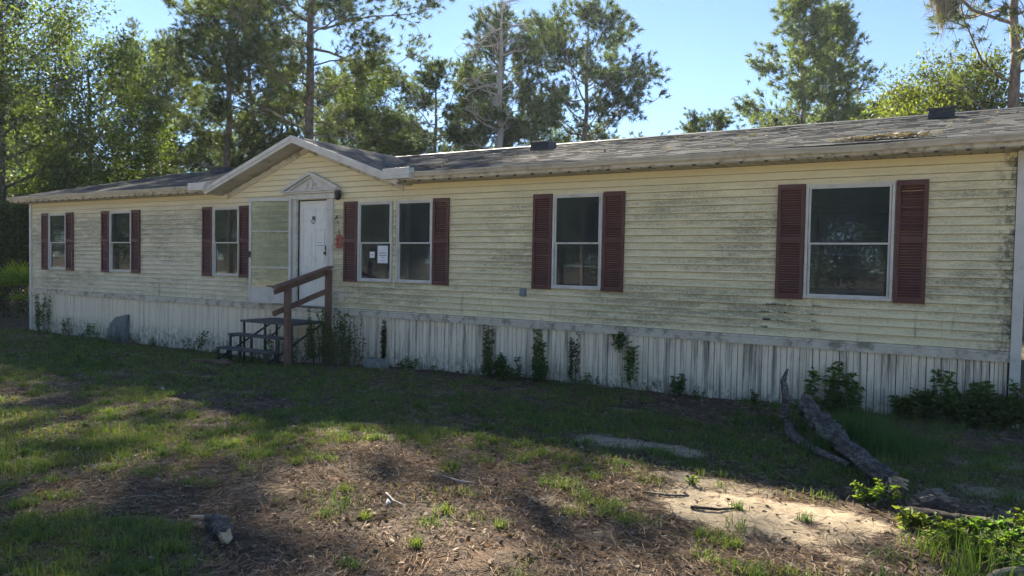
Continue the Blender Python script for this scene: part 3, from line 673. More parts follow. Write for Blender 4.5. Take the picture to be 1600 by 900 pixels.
thing1('fallen_board', MB().bar((9.35, -1.62, tz(9.35, -1.6)+.02), (10.15, -1.75, tz(10.1, -1.7)+.04), .11, .04), MWOODR, 'reddish loose board lying in the grass in front of the entry steps', 'board', bevel=.004)
thing1('fallen_board', MB().bar((9.2, -1.80, tz(9.3, -1.8)+.02), (9.95, -1.60, tz(9.9, -1.6)+.06), .09, .035), MWOODR, 'second loose board crossing the reddish one in front of the entry steps', 'board', bevel=.004)
mb = MB(); bx, by, bz = 12.1, -.30, tz(12.1, -.3)-.03
mb.box(bx-.21, bx+.21, by-.095, by-.065, bz, bz+.19).box(bx-.21, bx+.21, by+.065, by+.095, bz, bz+.19)
for xx in (-.21, -.015, .18): mb.box(bx+xx, bx+xx+.03, by-.065, by+.065, bz, bz+.19)
thing1('concrete_block', mb, MBLOCK, 'grey hollow concrete block lying at the foot of the skirting under the paired windows', 'concrete block', bevel=.004)
for i, (x, y, lb) in enumerate([(9.9, -2.15, 'crumpled white scrap of paper in front of the fallen boards'), (17.15, -5.75, 'small white scrap of litter on the brown needles in the foreground'), (11.3, -3.7, 'tiny white scrap of litter in the shaded middle grass'), (19.62, -1.15, 'pale dry fungus-like scrap standing near the skirting behind the log')]):
    mb = MB(); z = tz(x, y); r_ = random.Random(i)
    P_ = [(x+r_.uniform(-.04, .04), y+r_.uniform(-.04, .04), z+r_.uniform(.0, .04)) for _ in range(7)]
    bm = bmesh.new(); [bm.verts.new(p) for p in P_]; bmesh.ops.convex_hull(bm, input=bm.verts); me = bpy.data.meshes.new('litter_scrap'); bm.to_mesh(me); bm.free(); me.materials.append(MPAPER)
    me.transform(Matrix.Translation((-x, -y, -z))); o = link('litter_scrap', me); o.location = (x, y, z); tag(o, lb, 'litter', 'white scraps of litter on the yard')

# ------------------------------------------------------------------ logs
def rough_log(name, pts, rad, mat, k=14, amp=.18, seed=0):
    r_ = np.random.RandomState(seed); pts = [Vector(p) for p in pts]
    P_ = []; Rr = []                                   # resample
    for i in range(len(pts)-1):
        for t in np.linspace(0, 1, 14)[:-1]: P_.append(pts[i].lerp(pts[i+1], t)); Rr.append(rad[i]*(1-t)+rad[i+1]*t)
    P_.append(pts[-1]); Rr.append(rad[-1]); mb = MB(); mb.tube(P_, Rr, k)
    V_ = np.array(mb.v); n = len(P_)
    for i in range(n):
        for q in range(k):
            j = i*k+q; c = np.array(P_[i]); f = 1+amp*(float(fbm(np.array([q*.9+seed*9]), np.array([i*.30]), 1., 4, seed)[0])-.5)*2 + amp*.35*(abs(math.sin(q*2.3+i*.21+seed))-.5) + (amp*.5*r_.randn() if i in (0, n-1) else amp*.2*r_.randn()); V_[j] = c+(V_[j]-c)*f
    mb.v = [tuple(v) for v in V_]; return mb
L0 = Vector((19.22, -1.62, tz(19.2, -1.6)+.22)); L1 = Vector((19.62, -2.45, tz(19.6, -2.4)+.13)); L2 = Vector((20.10, -3.30, tz(20.1, -3.3)+.09))
log = empty('fallen_log', (19.65, -2.5, tz(19.65, -2.5))); tag(log, 'thick grey lichen-covered log lying towards the camera, its near end split and pale', 'log')
put(rough_log('l', [L0, (L0+L1)/2+Vector((.0, 0, .03)), L1, L2], [.07, .082, .07, .052], MLOG, 34, .6, 1).build('trunk', MLOG, log, True), log)
mb = MB()
for k in range(16):
    a = 2*math.pi*k/16; p = L2+Vector((math.cos(a)*.035, .02, math.sin(a)*.035)); q = p+Vector((rs.uniform(.01, .14), rs.uniform(-.11, -.02), rs.uniform(-.05, .01)))
    mb.bar(p, q, rs.uniform(.010, .026), rs.uniform(.006, .014))
o = put(mb.build('split_end', MSPLIT, log), log); o['kind'] = 'stuff'
put(rough_log('l', [L0+Vector((-.02, .05, .0)), L0+Vector((-.06, .16, .10)), L0+Vector((-.10, .2, .14))], [.11, .07, .03], MLOG, 10, .25, 4).build('broken_stub', MLOG, log, True), log)
b1 = rough_log('l', [(18.95, -1.35, tz(18.9, -1.3)+.05), (19.1, -1.95, tz(19.1, -2)+.06), (19.35, -2.45, tz(19.3, -2.4)+.05), (19.75, -2.85, tz(19.7, -2.8)+.04)], [.03, .045, .04, .022], MLOG, 14, .5, 5)
thing1('fallen_branch', b1, MLOG, 'lichened branch lying on the ground left of the thick log', 'branch', smooth=True)
b2 = rough_log('l', [(18.88, -1.2, tz(18.9, -1.2)-.03), (18.90, -1.2, .25), (18.86, -1.18, .42), (18.90, -1.17, .56)], [.04, .045, .03, .012], MLOG, 9, .35, 6)
thing1('standing_dead_stick', b2, MLOG, 'upright holed dead stick standing in front of the skirting left of the log', 'dead stick', smooth=True)
b3 = rough_log('l', [(20.22, -3.98, tz(20.2, -4)+.045), (20.5, -4.0, tz(20.5, -4)+.05), (20.85, -3.92, tz(20.8, -4)+.05)], [.06, .055, .035], MROT, 10, .3, 7)
thing1('rotten_log', b3, MROT, 'short blackened rotten log among the leafy weeds at lower right', 'log', smooth=True)
b4 = rough_log('l', [(16.50, -6.72, tz(16.5, -6.7)+.05), (16.66, -6.75, tz(16.7, -6.7)+.045), (16.86, -6.86, tz(16.9, -6.9)+.03)], [.036, .05, .036], MLOG, 22, .6, 8)
sl_ = empty('log_chunk', (16.68, -6.78, tz(16.68, -6.78))); tag(sl_, 'short broken chunk of bark-covered log in the left foreground', 'log')
put(b4.build('bark', MLOG, sl_, True), sl_)
mb = MB()
for k in range(8): p = Vector((16.50, -6.72, tz(16.5, -6.7)+.05))+Vector((rs.uniform(-.02, .05), rs.uniform(-.04, .03), rs.uniform(-.02, .03))); mb.bar(p, p+Vector((rs.uniform(-.10, .12), rs.uniform(-.07, .0), rs.uniform(-.02, .03))), .014, .010)
put(mb.build('splinters', MSPLIT, sl_), sl_)['kind'] = 'stuff'
put(rough_log('l', [(16.86, -6.86, tz(16.9, -6.9)+.03), (16.91, -6.89, tz(16.9, -6.9)+.03)], [.034, .018], MSPLIT, 12, .5, 12).build('split_end', MSPLIT, sl_, True), sl_)
def rubble(x, y, n, sp, sz, mat, lb, nm='wood_rubble', seed=0):
    r_ = random.Random(seed); root = empty(nm, (x, y, tz(x, y))); tag(root, lb, 'rubble')
    for k in range(n):
        a, b = r_.gauss(0, sp), r_.gauss(0, sp*.6); s_ = sz*r_.uniform(.4, 1.2)*math.exp(-abs(a)/sp*.3)
        bm = bmesh.new(); el_ = r_.uniform(1., 2.6); sk_ = r_.uniform(-.8, .8)
        for _ in range(11): v = Vector((r_.gauss(0, 1), r_.gauss(0, 1), r_.gauss(0, 1))).normalized(); bm.verts.new((a+v.x*s_*el_*r_.uniform(.8, 1.3), b+v.y*s_*.5+v.x*s_*el_*sk_, max(0, s_*.6)+v.z*s_*.9+max(0, .10-abs(a)*.5)))
        bmesh.ops.convex_hull(bm, input=bm.verts); me = bpy.data.meshes.new('chunk'); bm.to_mesh(me); bm.free(); me.materials.append(mat); link('chunk', me, root)
rubble(20.42, -3.55, 60, .12, .026, MRUB, 'heap of crumbled pale rotten wood right of the log split end', seed=2)
thing1('dead_stick', rough_log('l', [(20.9, -4.62, tz(20.9, -4.6)+.03), (20.75, -4.78, tz(20.8, -4.8)+.03), (20.66, -5.0, tz(20.6, -5)+.02)], [.03, .026, .02], MRUB, 8, .2, 9), MRUB, 'bare grey stick lying at the bottom right corner beneath the weeds', 'stick', smooth=True)
for i, (x0, y0, x1, y1, r0, mt, lb) in enumerate([(18.95, -4.62, 19.25, -4.42, .011, MROT, 'dark curved stick on the sandy soil in the right foreground'), (18.55, -4.50, 18.85, -4.35, .009, MLOG, 'grey twig with peeling bark left of the dark stick'), (17.1, -5.05, 17.42, -5.0, .010, MSNAG, 'short pale stick on the bare centre foreground'),
        (19.95, -3.42, 19.6, -3.28, .009, MSNAG, 'thin pale stick beside the split end of the log'), (17.0, -5.6, 17.3, -5.75, .008, MSNAG, 'thin bleached twig in the centre foreground needles'), (18.3, -3.35, 18.45, -3.25, .009, MSNAG, 'tiny pale twig by the bare sandy patch'), (17.85, -5.05, 18.05, -5.2, .012, MROT, 'dark twig lying right of the short pale stick')]):
    z0 = tz(x0, y0)+.006; z1 = tz(x1, y1)+.006
    thing1('stick', rough_log('s', [(x0, y0, z0), ((x0+x1)/2+.03, (y0+y1)/2-.05, (z0+z1)/2+.006), (x1, y1, z1)], [r0, r0*.9, r0*.45], mt, 7, .25, 20+i), mt, lb, 'stick', smooth=True, group='sticks lying on the yard')
for i, (x, y, r_) in enumerate([(17.15, -5.0, .07)]):
    pass

# ------------------------------------------------------------------ ground cover
CAM = np.array([20.551, -9.655])
def scatter(n, x0, x1, y0, y1, dens, rs_):
    out = []; tot = 0
    while tot < n:
        x = rs_.uniform(x0, x1, n); y = rs_.uniform(y0, y1, n)
        d = np.hypot(x-CAM[0], y-CAM[1]); keep = rs_.rand(n) < np.clip((5.2/d)**1.5, 0, 1)*dens(x, y)
        # only where the camera (or one a few metres beside it) can see
        keep &= d > 2.2
        out.append(np.stack([x[keep], y[keep]], 1)); tot += keep.sum()
        if len(out) > 60: break
    return np.concatenate(out)[:n]
def zarr(x, y): return terrain(x, y) + (fbm(x, y, 3.1, 4, 3)-.5)*.035
def blades(P_, h, wd, tint, lean=.55, seg=True, rs_=NR):
    n = len(P_); z = zarr(P_[:, 0], P_[:, 1])-.004; az = rs_.uniform(0, 2*np.pi, n); le = np.abs(rs_.normal(0, lean, n)); hh = h*rs_.uniform(.45, 1.25, n)
    dx, dy = np.cos(az), np.sin(az); sx, sy = -dy*wd/2, dx*wd/2
    b = np.stack([P_[:, 0], P_[:, 1], z], 1)
    def pt(t): return b + np.stack([dx*hh*t*t*np.sin(le)*1.1, dy*hh*t*t*np.sin(le)*1.1, hh*t*(1-.35*t*np.sin(np.minimum(le, 1.5)))], 1)
    s = np.stack([sx, sy, 0*sx], 1) if np.ndim(wd) else np.stack([sx, sy, 0*sx], 1)
    v = np.stack([b-s, b+s, pt(.55)+s*.8, pt(.55)-s*.8, pt(1.)], 1).reshape(-1, 3)
    i = np.arange(n)[:, None]*5; F_ = np.concatenate([i+[0, 1, 2], i+[0, 2, 3], i+[3, 2, 4]])
    return v, F_, np.repeat(tint, 5, 0)
def dmask(x, y):
    cl = sstep(.42, .62, fbm(x, y, 7., 2, 91)); return grass_mask(x, y)*(.25+.75*cl)
P_ = scatter(150000, -1, 23, -8.8, -.02, dmask, NR); d = np.hypot(P_[:, 0]-CAM[0], P_[:, 1]-CAM[1])
k = NR.rand(len(P_), 1); t1 = np.array([.085, .15, .045])*(1-k) + np.array([.17, .21, .06])*k; dry = (NR.rand(len(P_), 1) < .14); t1 = np.where(dry, np.array([[.26, .20, .10]]), t1)
v, F_, tt = blades(P_, .048+.03*fbm(P_[:, 0], P_[:, 1], 1., 2, 3), .0035+d*.00055, t1, .7)
cn = scatter(1500, 2, 23, -8.6, -.1, lambda x, y: np.clip(grass_mask(x, y)*1.2+.04, 0, 1), NR); cn = np.repeat(cn, 55, 0); P2 = cn+NR.normal(0, .035, cn.shape)*np.repeat(NR.uniform(.5, 1.8, (len(cn)//55, 1)), 55, 0); d2 = np.hypot(P2[:, 0]-CAM[0], P2[:, 1]-CAM[1])
g2 = np.repeat(NR.rand(len(cn)//55, 1), 55, 0); t2 = (np.array([.08, .15, .04])*(1-g2)+np.array([.19, .24, .06])*g2)*NR.uniform(.7, 1.2, (len(P2), 1)); v2, F2, tt2 = blades(P2, .08, .004+d2*.0004, t2, .8)
F_ = np.concatenate([F_, F2+len(v)]); v = np.concatenate([v, v2]); tt = np.concatenate([tt, tt2])
tag(link('grass', fast_mesh('grass', v, F_, MGRASS, tt)), 'short patchy green grass over the yard', 'grass', kind='stuff')
# pine straw lying on the soil
def ldens(x, y): return np.clip(.30+.5*sstep(.4, .6, fbm(x, y, 1.2, 3, 61)) + .5*blob(x, y, 17.6, -4.9, 3., 1.8) - .75*sand_mask(x, y), .05, 1)
P_ = scatter(120000, 2, 23, -8.8, -.05, ldens, NR); n = len(P_); d = np.hypot(P_[:, 0]-CAM[0], P_[:, 1]-CAM[1])
az = NR.uniform(0, 2*np.pi, n); ln_ = NR.uniform(.05, .19, n); ti = NR.normal(0, .12, n); wd = .0012+d*.00028
z = zarr(P_[:, 0], P_[:, 1])+NR.uniform(.002, .016, n); a = np.stack([P_[:, 0]-np.cos(az)*ln_/2, P_[:, 1]-np.sin(az)*ln_/2, z-np.sin(ti)*ln_/2], 1); b = np.stack([P_[:, 0]+np.cos(az)*ln_/2, P_[:, 1]+np.sin(az)*ln_/2, z+np.sin(ti)*ln_/2], 1)
s = np.stack([-np.sin(az)*wd, np.cos(az)*wd, wd*.6], 1); v = np.stack([a-s, a+s, b], 1).reshape(-1, 3); F_ = np.arange(3*n).reshape(-1, 3)
pal = np.array([[.24, .15, .10], [.31, .21, .14], [.19, .135, .10], [.44, .34, .23], [.30, .24, .18], [.14, .105, .08]])
redz = blob(P_[:, 0], P_[:, 1], 17.3, -4.6, 1.8, .9) + blob(P_[:, 0], P_[:, 1], 17.3, -6.3, 1.2, .5); ch = NR.randint(0, 6, n); ch = np.where(NR.rand(n) < redz*.6, NR.randint(0, 2, n), ch)
tag(link('pine_straw', fast_mesh('pine_straw', v, F_, MLIT, np.repeat(pal[ch]*NR.uniform(.4, 1.1, (n, 1)), 3, 0))), 'brown fallen pine needles strewn over the sandy soil', 'pine straw', kind='stuff')
# dead leaves, bark chips
P_ = scatter(16000, 4, 23, -8.8, -.05, lambda x, y: np.clip(.35+.5*sstep(.45, .6, fbm(x, y, 2., 3, 33))-.3*sand_mask(x, y), .12, 1), NR); n = len(P_)
az = NR.uniform(0, 2*np.pi, n); sz = NR.uniform(.007, .026, n); z = zarr(P_[:, 0], P_[:, 1])+.008; c_ = np.stack([P_[:, 0], P_[:, 1], z], 1)
u_ = np.stack([np.cos(az), np.sin(az), NR.normal(0, .3, n)], 1)*sz[:, None]; w_ = np.stack([-np.sin(az), np.cos(az), NR.normal(0, .5, n)], 1)*sz[:, None]*NR.uniform(.3, .8, (n, 1))
v = np.stack([c_-u_, c_+w_, c_+u_+[0, 0, .006], c_-w_+[0, 0, .008]], 1).reshape(-1, 3); F_ = np.arange(4*n).reshape(-1, 4)
pal = np.array([[.16, .11, .08], [.25, .19, .14], [.09, .065, .05], [.34, .29, .23], [.06, .05, .045]])
tag(link('dead_leaves', fast_mesh('dead_leaves', v, F_, MLIT, np.repeat(pal[NR.randint(0, 5, n)], 4, 0))), 'small dead leaves and bark chips scattered on the soil', 'leaf litter', kind='stuff')
# roof debris
n = 510; xx = np.concatenate([NR.normal(19.65, .25, 260), NR.normal(12.9, .15, 90), NR.uniform(12.5, 21.3, 160)]); yy = np.concatenate([np.clip(NR.normal(-.1, .07, 260), -.34, .6), NR.normal(.1, .12, 90), NR.uniform(-.3, 3.5, 160)])
zz = zroof(yy)+.022+NR.uniform(0, .03, n); az = NR.uniform(0, 6.28, n); c_ = np.stack([xx, yy, zz], 1); sz = NR.uniform(.015, .05, n)
u_ = np.stack([np.cos(az), np.sin(az), NR.normal(.1, .2, n)], 1)*sz[:, None]*1.6; w_ = np.stack([-np.sin(az), np.cos(az), NR.normal(0, .4, n)], 1)*sz[:, None]*.35
v = np.stack([c_-u_, c_+w_, c_+u_, c_-w_], 1).reshape(-1, 3)
pal = np.array([[.22, .17, .13], [.12, .09, .07], [.30, .25, .20], [.34, .30, .26]])
tag(link('roof_leaf_debris', fast_mesh('roof_leaf_debris', v, np.arange(4*n).reshape(-1, 4), MLIT, np.repeat(pal[NR.randint(0, 4, n)], 4, 0))), 'dry leaves and straw heaped on the roof edge above the right window', 'leaf debris', kind='stuff')

# ------------------------------------------------------------------ plants
def leaf_mesh(C_, A_, L_, W_, tint, fold=.25, rs_=NR):
    """pointed leaves: 4-vertex rhombs folded on the rib; C_ base points, A_ axes"""
    n = len(C_); A_ = A_/np.linalg.norm(A_, axis=1, keepdims=True); rnd = rs_.normal(0, 1, (n, 3))+np.array([0, 0, 1.2])
    s = np.cross(A_, rnd); s /= np.linalg.norm(s, axis=1, keepdims=True)+1e-9; nn = np.cross(s, A_)
    L_ = L_*np.ones(n); W_ = W_*np.ones(n); m_ = C_+A_*(L_*.45)[:, None]
    v = np.stack([C_, m_+s*(W_/2)[:, None]+nn*(W_*fold)[:, None], C_+A_*L_[:, None]-nn*(L_*.12)[:, None], m_-s*(W_/2)[:, None]+nn*(W_*fold)[:, None]], 1).reshape(-1, 3)
    i = np.arange(n)[:, None]*4; return v, np.concatenate([i+[0, 1, 2], i+[0, 2, 3]]), np.repeat(tint, 4, 0)
def weed(name, x, y, h, spread, nst, leaf, nl, col, label, cat='weed', group=None, dense=1., seed=0, lean=(0, 0), stemr=.004, z0=None):
    r_ = np.random.RandomState(seed+100); root = empty(name, (x, y, tz(x, y) if z0 is None else z0)); tag(root, label, cat, group); mb = MB(); C_, A_ = [], []
    for k in range(nst):
        a = r_.uniform(0, 6.28); rr_ = spread*r_.rand()**.7; hh = h*r_.uniform(.45, 1.) if k else h
        bx, by = math.cos(a)*rr_*.7, math.sin(a)*rr_*.35; tx, ty = math.cos(a)*rr_+lean[0]*hh, math.sin(a)*rr_*.5+lean[1]*hh
        pts = [Vector((bx+(tx-bx)*t+r_.normal(0, .012), by+(ty-by)*t+r_.normal(0, .008), hh*t)) for t in np.linspace(0, 1, 6)]
        mb.tube(pts, [stemr*(1-.6*t) for t in np.linspace(0, 1, 6)], 4, False)
        m_ = max(3, int(nl*2.6*dense*hh/h))
        for q in range(m_):
            t = r_.uniform(.12, 1)**.8; i = min(int(t*5), 4); p = pts[i].lerp(pts[i+1], t*5-i); az_ = r_.uniform(0, 6.28)
            C_.append(p); A_.append((math.cos(az_), math.sin(az_)*.8, r_.uniform(-.35, .6)))
    mb.build('stems', MSTEM, root)
    C_ = np.array([tuple(c) for c in C_]); A_ = np.array(A_); n = len(C_)
    t_ = np.array(col)*r_.uniform(.5, 1.5, (n, 1))*r_.uniform(.85, 1.15, (n, 3)); v, F_, tt = leaf_mesh(C_, A_, leaf*r_.uniform(.4, 1.45, n), leaf*.5*r_.uniform(.7, 1.2, n), t_, rs_=r_)
    o = link('leaves', fast_mesh('leaves', v, F_, MFOL, tt), root); return root
DG = (.085, .14, .06); MGn = (.11, .18, .06); YG = (.13, .19, .035)
# along the skirting
weed('shrub', 11.15, -.55, 1.02, .58, 36, .05, 40, DG, 'tall dense shrub swallowing the right side of the entry steps', 'shrub', seed=1, stemr=.006)
weed('shrub', 11.55, -.35, .95, .30, 12, .05, 26, DG, 'looser leafy shrub reaching up the siding right of the handrail', 'shrub', seed=2, stemr=.005)
weed('weed', 10.35, -.5, .5, .35, 12, .045, 22, DG, 'low leafy weeds growing under the step platform', seed=3)
weed('weed', 9.25, -.15, .62, .12, 5, .06, 12, DG, 'weed growing through the left side of the steps', seed=4)
weed('climbing_vine', .62, -.10, .98, .25, 9, .07, 22, DG, 'dark vine climbing the skirting at the far left corner', 'vine', seed=5, stemr=.006)
weed('climbing_vine', .95, -.08, .98, .10, 3, .06, 18, DG, 'thin vine strand right of the far left corner vine', 'vine', seed=6)
weed('weed', 1.85, -.12, .42, .18, 4, .07, 9, DG, 'small weed at the skirting below the first window', seed=7)
weed('weed', 3.0, -.2, .38, .25, 6, .06, 9, MGn, 'scraggly weed left of the grey crawlspace cover', seed=8)
weed('weed', 4.75, -.15, .22, .2, 5, .04, 9, DG, 'tiny weed right of the grey crawlspace cover', seed=9)
weed('weed', 6.9, -.2, .45, .35, 7, .06, 10, DG, 'sparse weed leaning on the skirting below the third window', seed=10, lean=(.3, 0))
weed('climbing_vine', 12.05, -.06, .80, .05, 7, .035, 60, (.035, .04, .02), 'dark withered vine strip up the skirting above the concrete block', 'vine', seed=11)
weed('weed', 12.75, -.25, .25, .22, 8, .05, 8, MGn, 'low weed beside the concrete block', seed=12)
weed('climbing_vine', 14.22, -.09, .80, .11, 9, .045, 34, DG, 'narrow vine climbing the skirting to the belt board below the outlet', 'vine', seed=13)
weed('bush', 14.45, -.38, .42, .28, 16, .055, 22, DG, 'low dark bush at the foot of the narrow vine', 'bush', seed=14)
weed('bush', 14.85, -.42, .36, .26, 14, .055, 20, DG, 'low dark bush in the middle of the skirting clump', 'bush', seed=15)
weed('weed', 15.22, -.16, .78, .16, 8, .07, 26, MGn, 'tall leafy weed reaching the belt board under the middle window', seed=16)
weed('bush', 15.28, -.36, .36, .20, 12, .055, 20, DG, 'leafy bush around the tall weed foot', 'bush', seed=17)
weed('climbing_vine', 15.72, -.08, .78, .09, 6, .04, 34, (.04, .05, .025), 'withered vine strip right of the tall leafy weed', 'vine', seed=18)
weed('climbing_vine', 16.42, -.10, .30, .16, 6, .065, 12, DG, 'vine leaves spilling from under the belt board', 'vine', seed=19, z0=.44)
weed('weed', 16.62, -.14, .68, .10, 5, .07, 20, MGn, 'upright weed against the skirting right of the spilling vine', seed=20)
weed('weed', 15.95, -.25, .2, .3, 9, .05, 8, MGn, 'creeping weed between the withered vine and the upright weed', seed=21)
weed('weed', 17.32, -.22, .32, .14, 8, .06, 14, DG, 'small bushy weed in front of the bare skirting', seed=22)
weed('weed', 19.0, -.16, .50, .06, 3, .085, 16, MGn, 'tall thin weed immediately left of the log top', seed=23)
weed('weed', 19.22, -.12, .62, .10, 4, .09, 20, MGn, 'tallest weed behind the log top', seed=24)
weed('weed', 19.45, -.16, .46, .10, 4, .085, 16, MGn, 'weed right of the tallest one behind the log', seed=25)
weed('bush', 19.28, -.35, .28, .24, 14, .06, 16, DG, 'low leafy growth around the stems behind the log', 'bush', seed=26)
for i, (x, h, lb) in enumerate([(20.02, .28, 'low leafy bush starting the thicket at the right end'), (20.22, .36, 'second bush of the thicket at the right end'), (20.42, .60, 'tall weed rising above the thicket below the right shutter'), (20.62, .36, 'dense leafy bush in the middle of the right thicket'), (20.72, .50, 'second tall weed rising above the right thicket'), (20.93, .38, 'dense leafy bush before the right corner post'), (21.12, .55, 'leafy bush overlapping the right corner post')]):
    weed('bush', x, -.24-.05*(i % 2), h, .17, 12, .075, 22, DG if i % 2 else MGn, lb, 'bush', 'bushes at the right end of the skirting', seed=30+i)
weed('leafy_plant', 20.05, -3.72, .20, .16, 9, .045, 16, YG, 'bright green leafy plant in sun at the split end of the log', 'plant', seed=40)
weed('weed', 18.78, -4.10, .07, .05, 4, .035, 6, YG, 'tiny bright seedling at the edge of the sunlit sand', seed=41)
# leafy ground cover at lower right, each clump a plant
r_ = random.Random(5); q = 0
CL = ['fresh green leafy clump', 'yellow-green leafy clump', 'broad leaved green clump', 'pale green leafy clump']
WH = ['nearest the rotten log', 'right of the rotten log', 'on the bottom edge of the photo', 'at the right edge of the photo', 'midway along the lower right patch', 'in front of the rotten log', 'behind the corner stick', 'left side of the lower right patch']
for (x, y) in [(20.50, -4.22), (20.68, -4.12), (20.86, -4.02), (21.02, -3.95), (20.60, -4.40), (20.80, -4.30), (20.98, -4.20), (21.12, -4.12), (20.70, -4.56), (20.92, -4.45), (21.08, -4.35), (20.45, -4.45), (20.95, -3.80), (20.86, -4.62), (21.2, -3.85), (20.3, -4.15), (21.1,-4.6), (21.25,-4.35)]:
    weed('ground_plant', x, y, r_.uniform(.08, .14), .12, 9, r_.uniform(.035, .055), 10, [YG, (.09, .16, .035), MGn, (.16, .20, .05)][q % 4], CL[q % 4]+' '+WH[q % 8]+(' in sun' if q < 8 else ' low down' if q < 16 else ' far right'), 'plant', 'leafy plants at lower right', seed=50+q); q += 1
def tuft(x, y, n, h, spread, wd, col, lb, seed, lean=.45, grp='tall grass tufts'):
    r_ = np.random.RandomState(seed); P0 = np.stack([r_.normal(x, spread, n), r_.normal(y, spread, n)], 1)
    k_ = r_.rand(n, 1); t_ = np.array(col)*(.7+.7*k_); v, F_, tt = blades(P0, h, wd, t_, lean, rs_=r_); c = np.array([x, y, tz(x, y)])
    o = link('grass_tuft', fast_mesh('grass_tuft', v-c, F_, MGRASS, tt)); o.location = c; tag(o, lb, 'grass tuft', grp, 'stuff')
for i, (x, y, n, h, sp_, lb) in enumerate([(19.75, -1.7, 700, .30, .20, 'big tall grass tuft directly right of the log'), (19.95, -2.1, 500, .24, .16, 'tall grass tuft right of the log middle'), (19.55, -1.25, 500, .24, .2, 'tall grass behind the log against the skirting weeds'), (20.15, -1.8, 300, .20, .2, 'thinner tall grass farthest right of the log'),
        (19.45, -2.5, 120, .26, .07, 'long-bladed grass in front of the log'), (18.75, -1.45, 350, .13, .22, 'low thick grass around the upright dead stick'), (20.62, -4.75, 90, .22, .09, 'bright tall grass blades at the bottom edge lower right'), (20.38, -4.55, 60, .17, .06, 'bright grass blades left of the leafy patch'), (18.65, -2.65, 260, .09, .2, 'green tuft in the shade beside the bare sandy patch'), (16.9,-5.95, 120, .07,.1, 'short grass tuft in front of the bare foreground soil')]):
    tuft(x, y, n, h, sp_, .006, (.06, .12, .03) if i not in (6, 7) else (.16, .24, .04), lb, 300+i)
r_ = random.Random(77); NM_ = ['sparse seedling', 'ragged low weed', 'thin grassy weed', 'small trailing weed', 'leggy little weed', 'squat leafy weed', 'wispy green sprig']
for i in range(34):
    x = .9+i*.595+r_.uniform(-.25, .25)
    if 9.3 < x < 10.9: continue
    weed('weed', x, -.12-r_.random()*.22, r_.uniform(.10, .26), r_.uniform(.10, .26), r_.randint(4, 8), r_.uniform(.025, .05), r_.randint(4, 8), [DG, MGn, (.10, .12, .05)][i % 3], NM_[i % 7]+' at the foot of the skirting'+(' near the left end' if x < 5 else ' between the cover and the steps' if x < 10 else ' below the paired windows' if x < 14 else ' below the middle window' if x < 17.5 else ' left of the log' if x < 19 else ' right of the log'), 'weed', 'low weeds along the skirting', seed=400+i, lean=(r_.uniform(-.4, .4), -.2))
